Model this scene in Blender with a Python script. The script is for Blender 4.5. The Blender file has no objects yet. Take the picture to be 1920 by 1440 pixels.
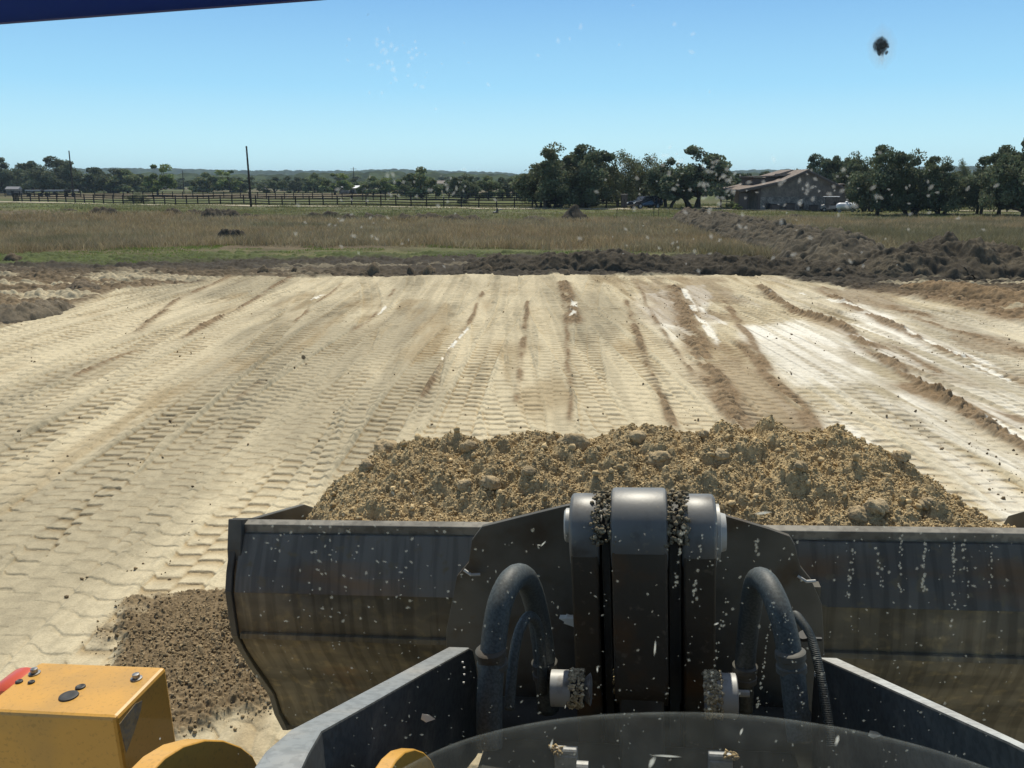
import bpy, math, random
import numpy as np
from mathutils import Vector, Matrix

# ------------------------------------------------------------------ camera, sky, sun, exposure
SC = bpy.context.scene
F_PX, EYE = 1640.0, 3.4
PITCH = math.atan((720 - 343) / F_PX)
cam_d = bpy.data.cameras.new('camera'); cam = bpy.data.objects.new('camera', cam_d)
SC.collection.objects.link(cam); SC.camera = cam
cam_d.sensor_width = 36.0; cam_d.lens = 36.0 * F_PX / 1920.0
cam_d.clip_start = 0.05; cam_d.clip_end = 20000
cam.location = (0, 0, EYE); cam.rotation_euler = (math.pi / 2 - PITCH, 0, 0)

SUN_AZ, SUN_EL = math.radians(4.0), math.radians(57.0)      # azimuth measured from +Y towards +X
world = bpy.data.worlds.new("World"); SC.world = world; world.use_nodes = True
wn, wl = world.node_tree.nodes, world.node_tree.links
bg = wn['Background']; bg.inputs['Strength'].default_value = 0.085
sky = wn.new('ShaderNodeTexSky'); sky.sky_type = 'NISHITA'; sky.sun_disc = False
sky.sun_elevation = SUN_EL; sky.sun_rotation = SUN_AZ
sky.air_density = 1.0; sky.dust_density = 0.1; sky.ozone_density = 2.5; sky.altitude = 200
gc = wn.new('ShaderNodeTexCoord'); sx_ = wn.new('ShaderNodeSeparateXYZ'); wl.new(gc.outputs['Generated'], sx_.inputs[0])
rp = wn.new('ShaderNodeValToRGB'); wl.new(sx_.outputs['Z'], rp.inputs[0])          # low band of the sky: clear dry autumn air
SKY_LOW = [(0.0, (.55, .83, .88)), (.045, (.46, .77, .88)), (.10, (.29, .62, .86)), (.19, (.17, .42, .74)), (.45, (.09, .25, .62))]
el = rp.color_ramp.elements
while len(el) < len(SKY_LOW): el.new(.5)
for e, (p_, c_) in zip(el, SKY_LOW): e.position = p_; e.color = (*c_, 1)
ml = wn.new('ShaderNodeVectorMath'); ml.operation = 'SCALE'; wl.new(rp.outputs[0], ml.inputs[0]); ml.inputs['Scale'].default_value = 1 / .085
fr = wn.new('ShaderNodeMapRange'); fr.inputs[1].default_value = .25; fr.inputs[2].default_value = .6; fr.inputs[3].default_value = .9; fr.inputs[4].default_value = 0
wl.new(sx_.outputs['Z'], fr.inputs[0]); mxs = wn.new('ShaderNodeMix'); mxs.data_type = 'RGBA'
wl.new(fr.outputs[0], mxs.inputs[0]); hs = wn.new('ShaderNodeHueSaturation'); hs.inputs['Saturation'].default_value = .55; wl.new(sky.outputs[0], hs.inputs['Color']); wl.new(hs.outputs[0], mxs.inputs[6]); wl.new(ml.outputs[0], mxs.inputs[7]); wl.new(mxs.outputs[2], bg.inputs['Color'])
sun_d = bpy.data.lights.new('sun', 'SUN'); sun_d.energy = 4.0; sun_d.angle = math.radians(0.53)
sun_d.color = (1.0, 0.93, 0.80)
sun = bpy.data.objects.new('sun', sun_d); SC.collection.objects.link(sun)
sdir = Vector((math.sin(SUN_AZ) * math.cos(SUN_EL), math.cos(SUN_AZ) * math.cos(SUN_EL), math.sin(SUN_EL)))
sun.rotation_euler = sdir.to_track_quat('Z', 'Y').to_euler()
SC.view_settings.view_transform = 'Standard'; SC.view_settings.look = 'None'
SC.view_settings.exposure = 0.28; SC.view_settings.gamma = 1.0
SC.cycles.max_bounces = 6; SC.cycles.transparent_max_bounces = 12
SC.cycles.volume_bounces = 0
random.seed(7); RNG = np.random.default_rng(7)

# ------------------------------------------------------------------ measuring helpers
cp, sp = math.cos(PITCH), math.sin(PITCH)
def ray(x, y):
    a, b = (x - 960) / F_PX, (720 - y) / F_PX
    return np.array([a, cp + b * sp, -sp + b * cp])
def G(x, y, z=0.0):
    """ground point seen at a photo position"""
    d = ray(x, y); t = (z - EYE) / d[2]; return np.array([d[0] * t, d[1] * t, z])
def Dist(x, y, Y):
    """point at world depth Y"""
    d = ray(x, y); t = Y / d[1]; return np.array([d[0] * t, Y, EYE + d[2] * t])
YAW, ROLL = math.radians(8.4), math.radians(2.7)
_rt = np.array([math.cos(YAW), -math.sin(YAW), 0]); _up = np.array([0, 0, 1.])
MR = _rt * math.cos(ROLL) + _up * math.sin(ROLL); MU = _up * math.cos(ROLL) - _rt * math.sin(ROLL)
MF = np.array([math.sin(YAW), math.cos(YAW), 0])
MA = np.array([MR, MF, MU])
def L(x, y, v, k=1):
    """machine coordinates of a sight line where coordinate k equals v (k=1: forward distance)"""
    d = MA @ ray(x, y); c = MA @ np.array([0, 0, EYE]); t = (v - c[k]) / d[k]; return c + t * d

# ------------------------------------------------------------------ object helpers
def tag(o, label=None, cat=None, group=None, kind=None):
    if label: o['label'] = label
    if cat: o['category'] = cat
    if group: o['group'] = group
    if kind: o['kind'] = kind
    return o
def empty(name, loc=(0, 0, 0), rz=0.0, scale=1.0, **kw):
    o = bpy.data.objects.new(name, None); SC.collection.objects.link(o)
    o.location = loc; o.rotation_euler = (0, 0, rz); o.scale = (scale,) * 3 if not hasattr(scale, '__len__') else scale
    o.empty_display_size = 0.2
    return tag(o, **kw)
def link_obj(name, me, parent=None):
    o = bpy.data.objects.new(name, me); SC.collection.objects.link(o)
    if parent is not None: o.parent = parent
    return o
def copy_tree(o, parent=None):
    c = o.copy(); SC.collection.objects.link(c); c.parent = parent
    for ch in list(o.children): copy_tree(ch, c)
    return c
class MB:
    def __init__(s): s.v = []; s.f = []
    def add(s, vs, fs):
        n = len(s.v); s.v += [tuple(map(float, p)) for p in vs]; s.f += [tuple(i + n for i in f) for f in fs]; return s
    def box(s, x0, x1, y0, y1, z0, z1, M=None):
        vs = [(x, y, z) for z in (z0, z1) for y in (y0, y1) for x in (x0, x1)]
        if M is not None: vs = [tuple(M @ Vector(p)) for p in vs]
        return s.add(vs, [(0, 2, 3, 1), (4, 5, 7, 6), (0, 1, 5, 4), (2, 6, 7, 3), (0, 4, 6, 2), (1, 3, 7, 5)])
    def prism(s, poly, a, b, axis=0, flip=False):
        """2D polygon extruded along axis from a to b"""
        def P(p, h):
            if axis == 0: return (h, p[0], p[1])
            if axis == 1: return (p[0], h, p[1])
            return (p[0], p[1], h)
        n = len(poly); vs = [P(p, a) for p in poly] + [P(p, b) for p in poly]
        fs = [tuple(range(n))[::-1], tuple(range(n, 2 * n))] + [(i, (i + 1) % n, (i + 1) % n + n, i + n) for i in range(n)]
        return s.add(vs, fs)
    def tube(s, pts, r, n=12, cap=True):
        pts = [Vector(p) for p in pts]; m = len(pts); rr = r if hasattr(r, '__len__') else [r] * m
        vs = []; prev = None
        for i, p in enumerate(pts):
            t = (pts[min(i + 1, m - 1)] - pts[max(i - 1, 0)]).normalized()
            if prev is None:
                q = Vector((0, 0, 1)) if abs(t.z) < .9 else Vector((1, 0, 0)); a = t.cross(q).normalized()
            else: a = (prev - t * prev.dot(t)).normalized()
            prev = a; b = t.cross(a)
            for k in range(n):
                w = 2 * math.pi * k / n; vs.append(p + (a * math.cos(w) + b * math.sin(w)) * rr[i])
        fs = [(i * n + k, i * n + (k + 1) % n, (i + 1) * n + (k + 1) % n, (i + 1) * n + k) for i in range(m - 1) for k in range(n)]
        if cap: fs += [tuple(range(n))[::-1], tuple((m - 1) * n + k for k in range(n))]
        return s.add(vs, fs)
    def lathe(s, c, axis, prof, n=20):
        """prof: (distance along axis, radius)"""
        ax = Vector(axis).normalized(); q = Vector((0, 0, 1)) if abs(ax.z) < .9 else Vector((1, 0, 0))
        a = ax.cross(q).normalized(); b = ax.cross(a); c = Vector(c); vs = []
        for (h, r) in prof:
            for k in range(n):
                w = 2 * math.pi * k / n; vs.append(c + ax * h + (a * math.cos(w) + b * math.sin(w)) * r)
        m = len(prof)
        fs = [(i * n + k, i * n + (k + 1) % n, (i + 1) * n + (k + 1) % n, (i + 1) * n + k) for i in range(m - 1) for k in range(n)]
        fs += [tuple(range(n))[::-1], tuple((m - 1) * n + k for k in range(n))]
        return s.add(vs, fs)
    def build(s, name, mat, parent=None, smooth=False, bevel=0.0, off=None):
        me = bpy.data.meshes.new(name)
        vs = s.v if off is None else [(p[0] - off[0], p[1] - off[1], p[2] - off[2]) for p in s.v]
        me.from_pydata(vs, [], s.f); me.materials.append(mat)
        import bmesh
        bm = bmesh.new(); bm.from_mesh(me); bmesh.ops.recalc_face_normals(bm, faces=bm.faces); bm.to_mesh(me); bm.free()
        o = link_obj(name, me, parent)
        if smooth:
            me.polygons.foreach_set('use_smooth', [True] * len(me.polygons))
            if smooth == 'auto':
                me.set_sharp_from_angle(angle=math.radians(38))
        if bevel:
            b = o.modifiers.new('edge', 'BEVEL'); b.width = bevel; b.segments = 2; b.limit_method = 'ANGLE'; b.angle_limit = math.radians(40)
        return o
def grid_mesh(name, X, Y, Z, col=None, mat=None, smooth=True):
    r, c = X.shape; me = bpy.data.meshes.new(name); n = r * c
    me.vertices.add(n); me.vertices.foreach_set('co', np.stack([X, Y, Z], -1).astype(np.float32).ravel())
    idx = np.arange(n, dtype=np.int32).reshape(r, c)
    q = np.stack([idx[:-1, :-1], idx[:-1, 1:], idx[1:, 1:], idx[1:, :-1]], -1).reshape(-1, 4)
    finish(me, q, col, mat, smooth); return me
def finish(me, q, col=None, mat=None, smooth=True):
    k = q.shape[1]; m = len(q)
    me.loops.add(m * k); me.polygons.add(m)
    me.loops.foreach_set('vertex_index', q.astype(np.int32).ravel())
    me.polygons.foreach_set('loop_start', np.arange(0, m * k, k, dtype=np.int32))
    me.polygons.foreach_set('loop_total', np.full(m, k, dtype=np.int32))
    me.polygons.foreach_set('use_smooth', np.full(m, smooth, dtype=bool))
    me.update(calc_edges=True)
    if col is not None:
        a = me.color_attributes.new('col', 'FLOAT_COLOR', 'POINT')
        c4 = np.ones((col.reshape(-1, 3).shape[0], 4), np.float32); c4[:, :3] = col.reshape(-1, 3)
        a.data.foreach_set('color', c4.ravel())
    if mat: me.materials.append(mat)
def mesh_np(name, V, Q, col=None, mat=None, smooth=False):
    me = bpy.data.meshes.new(name); me.vertices.add(len(V)); me.vertices.foreach_set('co', V.astype(np.float32).ravel())
    finish(me, Q, col, mat, smooth); return me

# ------------------------------------------------------------------ numeric noise
def _h(ix, iy, seed):
    n = np.asarray(ix).astype(np.int32).astype(np.uint32) * np.uint32(374761393) + np.asarray(iy).astype(np.int32).astype(np.uint32) * np.uint32(668265263) + np.uint32((seed * 974634777) & 0xffffffff)
    n = (n ^ (n >> np.uint32(13))) * np.uint32(1274126177)
    n = (n ^ (n >> np.uint32(16))) & np.uint32(0xffffff)
    return n.astype(np.float32) / np.float32(0xffffff)
def vn(x, y, seed=0):
    ix, iy = np.floor(x), np.floor(y); fx, fy = x - ix, y - iy
    fx = fx * fx * (3 - 2 * fx); fy = fy * fy * (3 - 2 * fy)
    a, b = _h(ix, iy, seed), _h(ix + 1, iy, seed); c, d = _h(ix, iy + 1, seed), _h(ix + 1, iy + 1, seed)
    return a + (b - a) * fx + (c - a) * fy + (a - b - c + d) * fx * fy
def fbm(x, y, oct=4, seed=0, gain=.5):
    s = 0; a = 1; t = 0
    for o in range(oct):
        s = s + a * vn(x * 2 ** o + 17.3 * o, y * 2 ** o - 9.1 * o, seed + o); t += a; a *= gain
    return s / t
def clods(x, y, cell, seed=0, dens=.7, lo=.3, hi=.62):
    """bumps shaped like half-buried lumps; returns (height, tone of the lump)"""
    gx, gy = x / cell, y / cell; ix, iy = np.floor(gx), np.floor(gy)
    H = np.zeros_like(gx); T = np.full_like(gx, .5)
    for dx in (-1, 0, 1):
        for dy in (-1, 0, 1):
            cx, cy = ix + dx, iy + dy
            px, py = cx + _h(cx, cy, seed), cy + _h(cx, cy, seed + 1); rr = lo + (hi - lo) * _h(cx, cy, seed + 2)
            on = _h(cx, cy, seed + 3) < dens
            ax, ay = gx - px, gy - py
            e = .7 + .6 * _h(cx, cy, seed + 5)
            d2 = (ax * ax * e + ay * ay / e) / (rr * rr)
            h = np.where(on & (d2 < 1), np.sqrt(np.maximum(0, 1 - d2)) * rr, 0) * (.7 + .5 * _h(cx, cy, seed + 4))
            m = h > H; T = np.where(m, _h(cx, cy, seed + 6), T); H = np.where(m, h, H)
    return H * cell, T
def sm(a, b, x):
    t = np.clip((x - a) / (b - a), 0, 1); return t * t * (3 - 2 * t)
def lerp(a, b, t): return a + (b - a) * t

# ------------------------------------------------------------------ materials
def mat(name, color=(.5, .5, .5), rough=.6, metal=0.0, spec=.5, attr=False, noise=None, bump=None, coat=0.0):
    """noise: list of (scale, colour2, lo, hi[, stretch]) mixed over the base; bump: (scale, strength, distance)"""
    m = bpy.data.materials.new(name); m.use_nodes = True; N, K = m.node_tree.nodes, m.node_tree.links
    b = N['Principled BSDF']; b.inputs['Roughness'].default_value = rough; b.inputs['Metallic'].default_value = metal
    b.inputs['Specular IOR Level'].default_value = spec; b.inputs['Coat Weight'].default_value = coat
    if attr:
        a = N.new('ShaderNodeAttribute'); a.attribute_name = 'col'; out = a.outputs['Color']
    else:
        rgb = N.new('ShaderNodeRGB'); rgb.outputs[0].default_value = (*color, 1); out = rgb.outputs[0]
    tc = N.new('ShaderNodeTexCoord')
    for nz in noise or []:
        sc, c2, lo, hi = nz[:4]; st = nz[4] if len(nz) > 4 else (1, 1, 1)
        mp = N.new('ShaderNodeMapping'); mp.inputs['Scale'].default_value = st; K.new(tc.outputs['Object'], mp.inputs[0])
        t = N.new('ShaderNodeTexNoise'); t.inputs['Scale'].default_value = sc; t.inputs['Detail'].default_value = 6; K.new(mp.outputs[0], t.inputs[0])
        r = N.new('ShaderNodeMapRange'); r.inputs[1].default_value = lo; r.inputs[2].default_value = hi; r.interpolation_type = 'SMOOTHSTEP'
        K.new(t.outputs[0], r.inputs[0]); mx = N.new('ShaderNodeMix'); mx.data_type = 'RGBA'
        K.new(r.outputs[0], mx.inputs[0]); K.new(out, mx.inputs[6])
        if isinstance(c2, (int, float)):
            mu = N.new('ShaderNodeMix'); mu.data_type = 'RGBA'; mu.blend_type = 'MULTIPLY'; mu.inputs[0].default_value = 1
            K.new(out, mu.inputs[6]); mu.inputs[7].default_value = (c2, c2, c2, 1); K.new(mu.outputs[2], mx.inputs[7])
        else: mx.inputs[7].default_value = (*c2, 1)
        out = mx.outputs[2]
    K.new(out, b.inputs['Base Color'])
    if bump:
        t = N.new('ShaderNodeTexNoise'); t.inputs['Scale'].default_value = bump[0]; t.inputs['Detail'].default_value = 8; K.new(tc.outputs['Object'], t.inputs[0])
        bp = N.new('ShaderNodeBump'); bp.inputs['Strength'].default_value = bump[1]; bp.inputs['Distance'].default_value = bump[2]
        K.new(t.outputs[0], bp.inputs['Height']); K.new(bp.outputs[0], b.inputs['Normal'])
    return m
M = {}
M['sand'] = mat('sand', attr=True, rough=.95, spec=.15, noise=[(9, .86, .42, .62), (60, .88, .4, .6)], bump=(45, .5, .012))
M['soil'] = mat('soil', attr=True, rough=.95, spec=.1, noise=[(14, .75, .4, .65)], bump=(30, .6, .02))
M['heap'] = mat('heap', attr=True, rough=.95, spec=.1, noise=[(40, .78, .4, .62), (160, .8, .42, .6)], bump=(140, .7, .006))
M['field'] = mat('field', attr=True, rough=.95, spec=.1, noise=[(.6, .72, .4, .62), (6, .7, .42, .62)], bump=(8, .6, .08))
M['blade'] = mat('blade', attr=True, rough=.9, spec=.1)
M['hill'] = mat('hill', attr=True, rough=1, spec=0, noise=[(.05, .6, .42, .6)])
M['bark'] = mat('bark', (.09, .07, .055), .95, spec=.1, noise=[(8, .6, .4, .6)])
M['fence'] = mat('fence', (.022, .02, .019), .8, spec=.2)
M['poleswood'] = mat('pole_wood', (.07, .055, .045), .9, spec=.1, noise=[(6, .7, .4, .6)])
M['plate'] = mat('plate', (.12, .10, .072), .7, 0, spec=.25, noise=[(4, (.20, .115, .055), .5, .72), (1.6, .6, .4, .6), (30, (.16, .13, .09), .6, .78)], bump=(60, .3, .002))
M['steel'] = mat('steel', (.115, .110, .092), .6, .0, spec=.3, noise=[(5, (.085, .062, .038), .5, .72), (26, (.12, .10, .07), .6, .75), (2.2, .6, .4, .6)], bump=(60, .15, .002))
M['armtop'] = mat('arm_top_lit', (.50, .51, .49), .45, noise=[(4, (.40, .39, .36), .4, .7), (40, .8, .45, .6)], bump=(90, .1, .001))  # pale grey puts the sunlit look of the arm top into its colour
M['armpaint'] = mat('arm_paint', (.075, .078, .074), .6, .0, spec=.3, noise=[(6, (.16, .15, .13), .5, .8), (50, .75, .45, .6)], bump=(90, .12, .001))
M['dustysteel'] = mat('dusty_steel', (.235, .205, .145), .85, .0, spec=.2, noise=[(3, (.17, .155, .12), .42, .65), (18, (.34, .28, .17), .5, .75), (1.1, .68, .40, .62), (2.5, (.26, .17, .09), .58, .74), (3, .72, .45, .6, (9, 1, .5)), (1.5, .7, .45, .6, (1, 1, 4))], bump=(60, .2, .002))
M['band'] = mat('band', (.14, .137, .122), .65, .0, spec=.3, noise=[(1.6, (.20, .125, .065), .48, .68, (.6, 1, 3)), (1.4, .62, .42, .6), (3, .72, .45, .6, (9, 1, .5)), (20, (.13, .11, .07), .55, .75)], bump=(60, .2, .002))
M['cover'] = mat('cover', (.055, .056, .05), .6, .0, spec=.3, noise=[(7, (.09, .088, .075), .48, .8), (60, (.1, .1, .09), .62, .8)], bump=(60, .15, .002))
M['rubber'] = mat('rubber', (.075, .085, .080), .6, noise=[(20, (.075, .085, .085), .5, .75), (120, .6, .4, .6)], bump=(200, .3, .001))
M['pin'] = mat('pin', (.40, .40, .38), .5, .1, noise=[(12, (.14, .12, .09), .55, .75)])
M['edge'] = mat('edge', (.21, .195, .16), .6, spec=.3, noise=[(4, .6, .45, .6), (30, .7, .45, .6)])
M['frameshade'] = mat('frame_shade', (.022, .022, .019), .7, spec=.2, noise=[(5, (.05, .04, .025), .55, .75)])  # near-black colour stands in for the shaded void below the linkage
M['armdull'] = mat('arm_top_grey', (.25, .265, .265), .45, noise=[(4, (.33, .32, .29), .45, .75), (40, .8, .45, .6)], bump=(90, .1, .001))  # left arm top: duller painted-in daylight; the pin blocks share it
M['boss'] = mat('boss', (.15, .15, .142), .46, .12, noise=[(7, (.07, .06, .045), .55, .75), (45, (.22, .2, .16), .6, .78)], bump=(70, .15, .002))
M['yellow'] = mat('yellow', (.62, .33, .055), .42, noise=[(5, (.5, .28, .06), .45, .75), (80, .8, .55, .7)], bump=(120, .05, .001), coat=.15)
M['scuffed'] = mat('scuffed_paint', (.40, .31, .17), .5, noise=[(60, (.28, .25, .19), .42, .62), (25, .75, .45, .6)])
M['bolt'] = mat('bolt', (.35, .34, .32), .4, .7, noise=[(60, .4, .45, .6)])
M['plug'] = mat('plug', (.03, .028, .025), .6)
M['red'] = mat('red_lens', (.6, .09, .04), .3, coat=.3)
M['paint_chip'] = mat('chip', (.75, .75, .68), .6)
M['mud'] = mat('mud', attr=True, rough=.95, spec=.1, noise=[(60, .6, .4, .62)], bump=(150, .7, .004))
M['wall'] = mat('house_wall', (.27, .22, .18), .9, spec=.2, noise=[(1.2, .75, .4, .6), (5, .8, .4, .6)])
M['stone'] = mat('house_stone', (.33, .29, .25), .9, spec=.2, noise=[(1.5, .6, .42, .6), (6, .7, .4, .6)])
M['shingle'] = mat('shingle', (.27, .22, .185), .9, spec=.2, noise=[(3, .7, .4, .6), (20, .8, .4, .6)])
M['trim'] = mat('trim', (.10, .075, .06), .8)
M['dark'] = mat('dark', (.012, .012, .014), .35)
M['glass'] = mat('window_glass', (.02, .025, .03), .08, spec=.8)
M['car'] = mat('car_paint', (.012, .018, .03), .22, .3, coat=.6)
M['white'] = mat('white_paint', (.75, .76, .78), .4)
M['grey'] = mat('grey_metal', (.3, .3, .3), .5, .4)
M['tyre'] = mat('tyre', (.015, .015, .015), .85)
M['gravel'] = mat('gravel', (.50, .44, .33), .95, spec=.1, noise=[(1.0, .8, .4, .6), (9, .8, .4, .6)])
def leafmat():
    m = mat('leaf', attr=True, rough=.75, spec=.25)
    N, K = m.node_tree.nodes, m.node_tree.links; b = N['Principled BSDF']; out = N['Material Output']
    t = N.new('ShaderNodeBsdfTranslucent'); a = [n for n in N if n.type == 'ATTRIBUTE'][0]; K.new(a.outputs['Color'], t.inputs[0])
    mx = N.new('ShaderNodeMixShader'); mx.inputs[0].default_value = .3
    K.new(b.outputs[0], mx.inputs[1]); K.new(t.outputs[0], mx.inputs[2]); K.new(mx.outputs[0], out.inputs[0]); return m
M['leaf'] = leafmat()
# ------------------------------------------------------------------ GROUND: the graded pad, built finely where one sees it close
SAND = np.array([.59, .51, .345]); BROWN = np.array([.235, .165, .095]); DARK = np.array([.062, .053, .040])
WHITE = np.array([.80, .765, .66]); GREEN = np.array([.10, .135, .035]); DRY = np.array([.20, .155, .095])
def poly_x(pts, Y):
    """x of a line through photo points, as a function of world y"""
    g = sorted([tuple(G(*p)[:2]) for p in pts], key=lambda q: q[1])
    return np.interp(Y, [q[1] for q in g], [q[0] for q in g])
def inside(X, Y):
    """1 on the pad, 0 outside: edge lines from the photo"""
    n = (fbm(X * .5, Y * .5, 4, 91) - .5)
    far = 33.3 + n * 1.6 - np.where(X > 9, (X - 9) * .55, 0)
    le = np.interp(Y, [0, 14, 20.4, 23.5, 27, 29, 31, 33.4], [-18, -13.5, -12.3, -12.2, -12.6, -13.2, -12.2, -10.4]) + n * 1.5
    re = np.interp(Y, [0, 18, 21, 25, 28, 31], [17, 14.5, 13.0, 12.6, 11.8, 10.0]) + n * 1.2
    return sm(-.15, .25, far - Y) * sm(-.2, .35, X - le) * sm(-.2, .35, re - X)
def tread(s, t, w, p, seed, k=.14):
    """imprint of a lugged tyre: s along, t across"""
    side = t > 0; a = np.abs(t)
    ph = s / p + np.where(side, .5, 0) + k * t / w + .26 * sm(.36, .48, a / w) * (1 - 2 * (side == 0))
    ph = ph + .12 * (vn(s * 1.3, t * 2.5, seed) - .5)
    c = np.floor(ph); f = ph - c
    vary = .55 + .7 * _h(c, side.astype(float), seed)
    fd = np.minimum(f, 1 - f)
    h = -(f ** 1.8) * vary * np.where(f > .955, 0.0, 1.0) * .75
    crack = np.exp(-(fd / np.interp(s, [8, 16], [.050, .085])) ** 2) * sm(.25, .55, vn(s * 2.1, t * 5, seed + 3) + .25)
    e1 = np.exp(-((a - w * .47) / .022) ** 2) * sm(.45, .62, vn(s * 3.3, side * 1.0 + s * 0, seed + 9)) + np.exp(-(a / .020) ** 2) * .5
    gap = sm(0, .02, a) * sm(0, .04, w / 2 - a)
    return h * (.3 + .7 * gap) - 1.0 * vary * crack - .7 * e1
def pad_fields(X, Y):
    ins = inside(X, Y)
    Z = (fbm(X * .12, Y * .12, 3, 5) - .5) * .22 + (fbm(X * .9, Y * .35, 4, 9) - .5) * .05 + (fbm(X * 7, Y * 7, 3, 12) - .5) * .010
    C = np.ones(X.shape + (3,), np.float32) * SAND.astype(np.float32)
    tone = fbm(X * .45, Y * .13, 4, 21); C *= (1 - .30 * sm(.50, .72, tone))[..., None]
    damp = sm(.52, .70, fbm(X * 1.6, Y * .22, 5, 33)) * sm(.40, .62, fbm(X * .3, Y * .2, 2, 8))
    C = lerp(C, np.array([.36, .275, .155]) * np.ones(3), (.65 * damp)[..., None])
    st1 = fbm(X * 3.4, Y * .10, 4, 23); st2 = fbm(X * 9, Y * .25, 3, 24); C *= (1 - .13 * sm(.50, .66, st1) * sm(8, 16, Y) - .08 * sm(.5, .7, st2))[..., None]
    # broad base pattern of older passes
    base = (tread(Y + .04 * X, (X * 1.0) % .9 - .45, 1.0, .29, 3) * .024 * (.4 + 1.0 * fbm(X * .6, Y * .3, 3, 77))).astype(np.float32)
    rnd = random.Random(11)
    def lay(x0, hd, bow, w, p, depth, s0, s1, wt=1.0, gauge=0.0):
        for off in ((-gauge / 2, gauge / 2) if gauge else (0,)):
            yy = ys; cx = x0 + off + hd * (yy - 18) + bow * (yy - 18) ** 2 / 100 + .03 * (fbm(yy * .9 + off, yy * 0 + x0, 2, 3) - .5)
            ii = np.nonzero(np.abs(X - cx[:, None]) < w / 2 + .12)
            if not len(ii[0]): continue
            x, y = X[ii], Y[ii]; t = x - cx[ii[0]]; on = sm(s0, s0 + 1, y) * (1 - sm(s1 - 1, s1, y))
            m = sm(0, .04, w / 2 - np.abs(t)) * on
            wear = .35 + .85 * sm(.25, .75, fbm(x * .5 + x0, y * .25, 3, int(abs(x0) * 13) + 3))
            pat = tread(y + t * hd, t, w, p, int(x0 * 7) & 255) * depth * wear
            b = base[ii]; b = b * (1 - m) + (pat - .014 * wt) * m
            e = np.abs(np.abs(t) - w / 2 - .03); b = b + np.exp(-(e / .035) ** 2) * on * .02 * (.2 + 1.3 * vn(x * 9, y * 5, 4)) * wear
            base[ii] = b
    for i in range(84):
        x0 = rnd.uniform(-19, 17)
        lay(x0, rnd.uniform(-.06, .06), rnd.uniform(-.6, .6), rnd.uniform(.58, .72), rnd.uniform(.24, .31), rnd.uniform(.024, .032), -9, 90)
    for i in range(20):
        x0 = -16 + i * 1.5 + rnd.uniform(-.7, .7)
        lay(x0, rnd.uniform(-.08, .08), rnd.uniform(-.9, .7), .60, rnd.uniform(.25, .3), .036, rnd.uniform(-9, 9), rnd.uniform(24, 60), 1.8, gauge=2.1)
    near = .55 + .75 * sm(6, 17, Y)
    Z = Z + base * near
    C = lerp(C, C * np.array([.62, .54, .44]), (.75 * sm(.024, .052, -base) * sm(.3, .5, fbm(X * .5, Y * .3, 3, 79)))[..., None])      # brown tint paints in shade inside the deeper prints
    # crossing arc tracks on the far right
    for (cx, cy, R) in ((9.0, 45.5, 18.6), (9.6, 44.6, 20.9)):
        rr = np.hypot(X - cx, (Y - cy)); t = rr - R; s = np.arctan2(X - cx, cy - Y) * R
        m = sm(0, .05, .28 - np.abs(t)) * sm(3.8, 5, X)
        Z = Z + m * (tread(s, t, .56, .3, 5) * .05); C = lerp(C, C * .72 + BROWN * .1, (m * .55)[..., None])
    # white limestone showing through, right side
    wz = sm(2.7, 4.2, X - .03 * (Y - 20)) * sm(0, 2, 33.5 - Y)
    wn_ = fbm(X * .42 + 3, Y * .15, 4, 55); stripe = fbm(X * 3.2, Y * .12, 3, 56)
    wm = wz * sm(.47, .53, wn_ * .72 + stripe * .32 - .03)
    def patch(pts, soft=.35):
        g = [G(*p)[:2] for p in pts]; n = len(g); m = np.full(X.shape, 1e9)
        for i in range(n):
            (ax, ay), (bx, by) = g[i], g[(i + 1) % n]; l = math.hypot(bx - ax, by - ay)
            m = np.minimum(m, ((bx - ax) * (Y - ay) - (by - ay) * (X - ax)) / l)
        return sm(-soft, soft, m + (fbm(X * 1.1, Y * .5, 4, 60) - .5) * 1.0)
    P1 = patch([(1400, 612), (1395, 640), (1500, 718), (1640, 716), (1570, 640), (1500, 600)][::1])
    P2 = patch([(1190, 548), (1215, 600), (1260, 640), (1290, 628), (1262, 560), (1240, 545)])
    P3 = patch([(1500, 720), (1600, 830), (1920, 980), (1900, 870), (1700, 740)])
    P4 = patch([(1290, 535), (1310, 600), (1345, 640), (1330, 560), (1320, 530)], .12)
    P5 = patch([(1560, 640), (1640, 700), (1920, 830), (1920, 700), (1700, 600), (1620, 570)])
    brk = sm(.40, .54, fbm(X * .9 + 5, Y * .38, 4, 72)); wm = np.clip(wm * .22 + wz * (P1 * (.75 + .25 * brk) + P2 * (.6 + .4 * brk) + P4 * .9 + P3 * (.35 + .5 * brk) * sm(.34, .5, stripe) + P5 * (.35 + .7 * brk) * sm(.36, .52, stripe)), 0, 1)
    wm = wm * (.50 + .5 * sm(.38, .52, fbm(X * 6, Y * .35, 4, 70)))
    C = lerp(C, WHITE, wm[..., None]); Z = lerp(Z, Z * .35 - .02, wm)
    # thin dark tooth scrapes along the white
    sc_ = np.abs(((X + .05 * Y) * 2.6) % 1 - .5); C = C * (1 - .42 * wm * sm(.10, .02, sc_) * sm(.35, .6, vn(X * 1.3, Y * .4, 71)))[..., None]
    # brown loose soil patches on the right
    bm = wz * sm(.49, .57, fbm(X * .75 + 9, Y * .22, 5, 81)) * (1 - .8 * P1)
    C = lerp(C, BROWN * (.8 + .5 * fbm(X * 5, Y * 5, 3, 82))[..., None], (bm * .55)[..., None])
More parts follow.
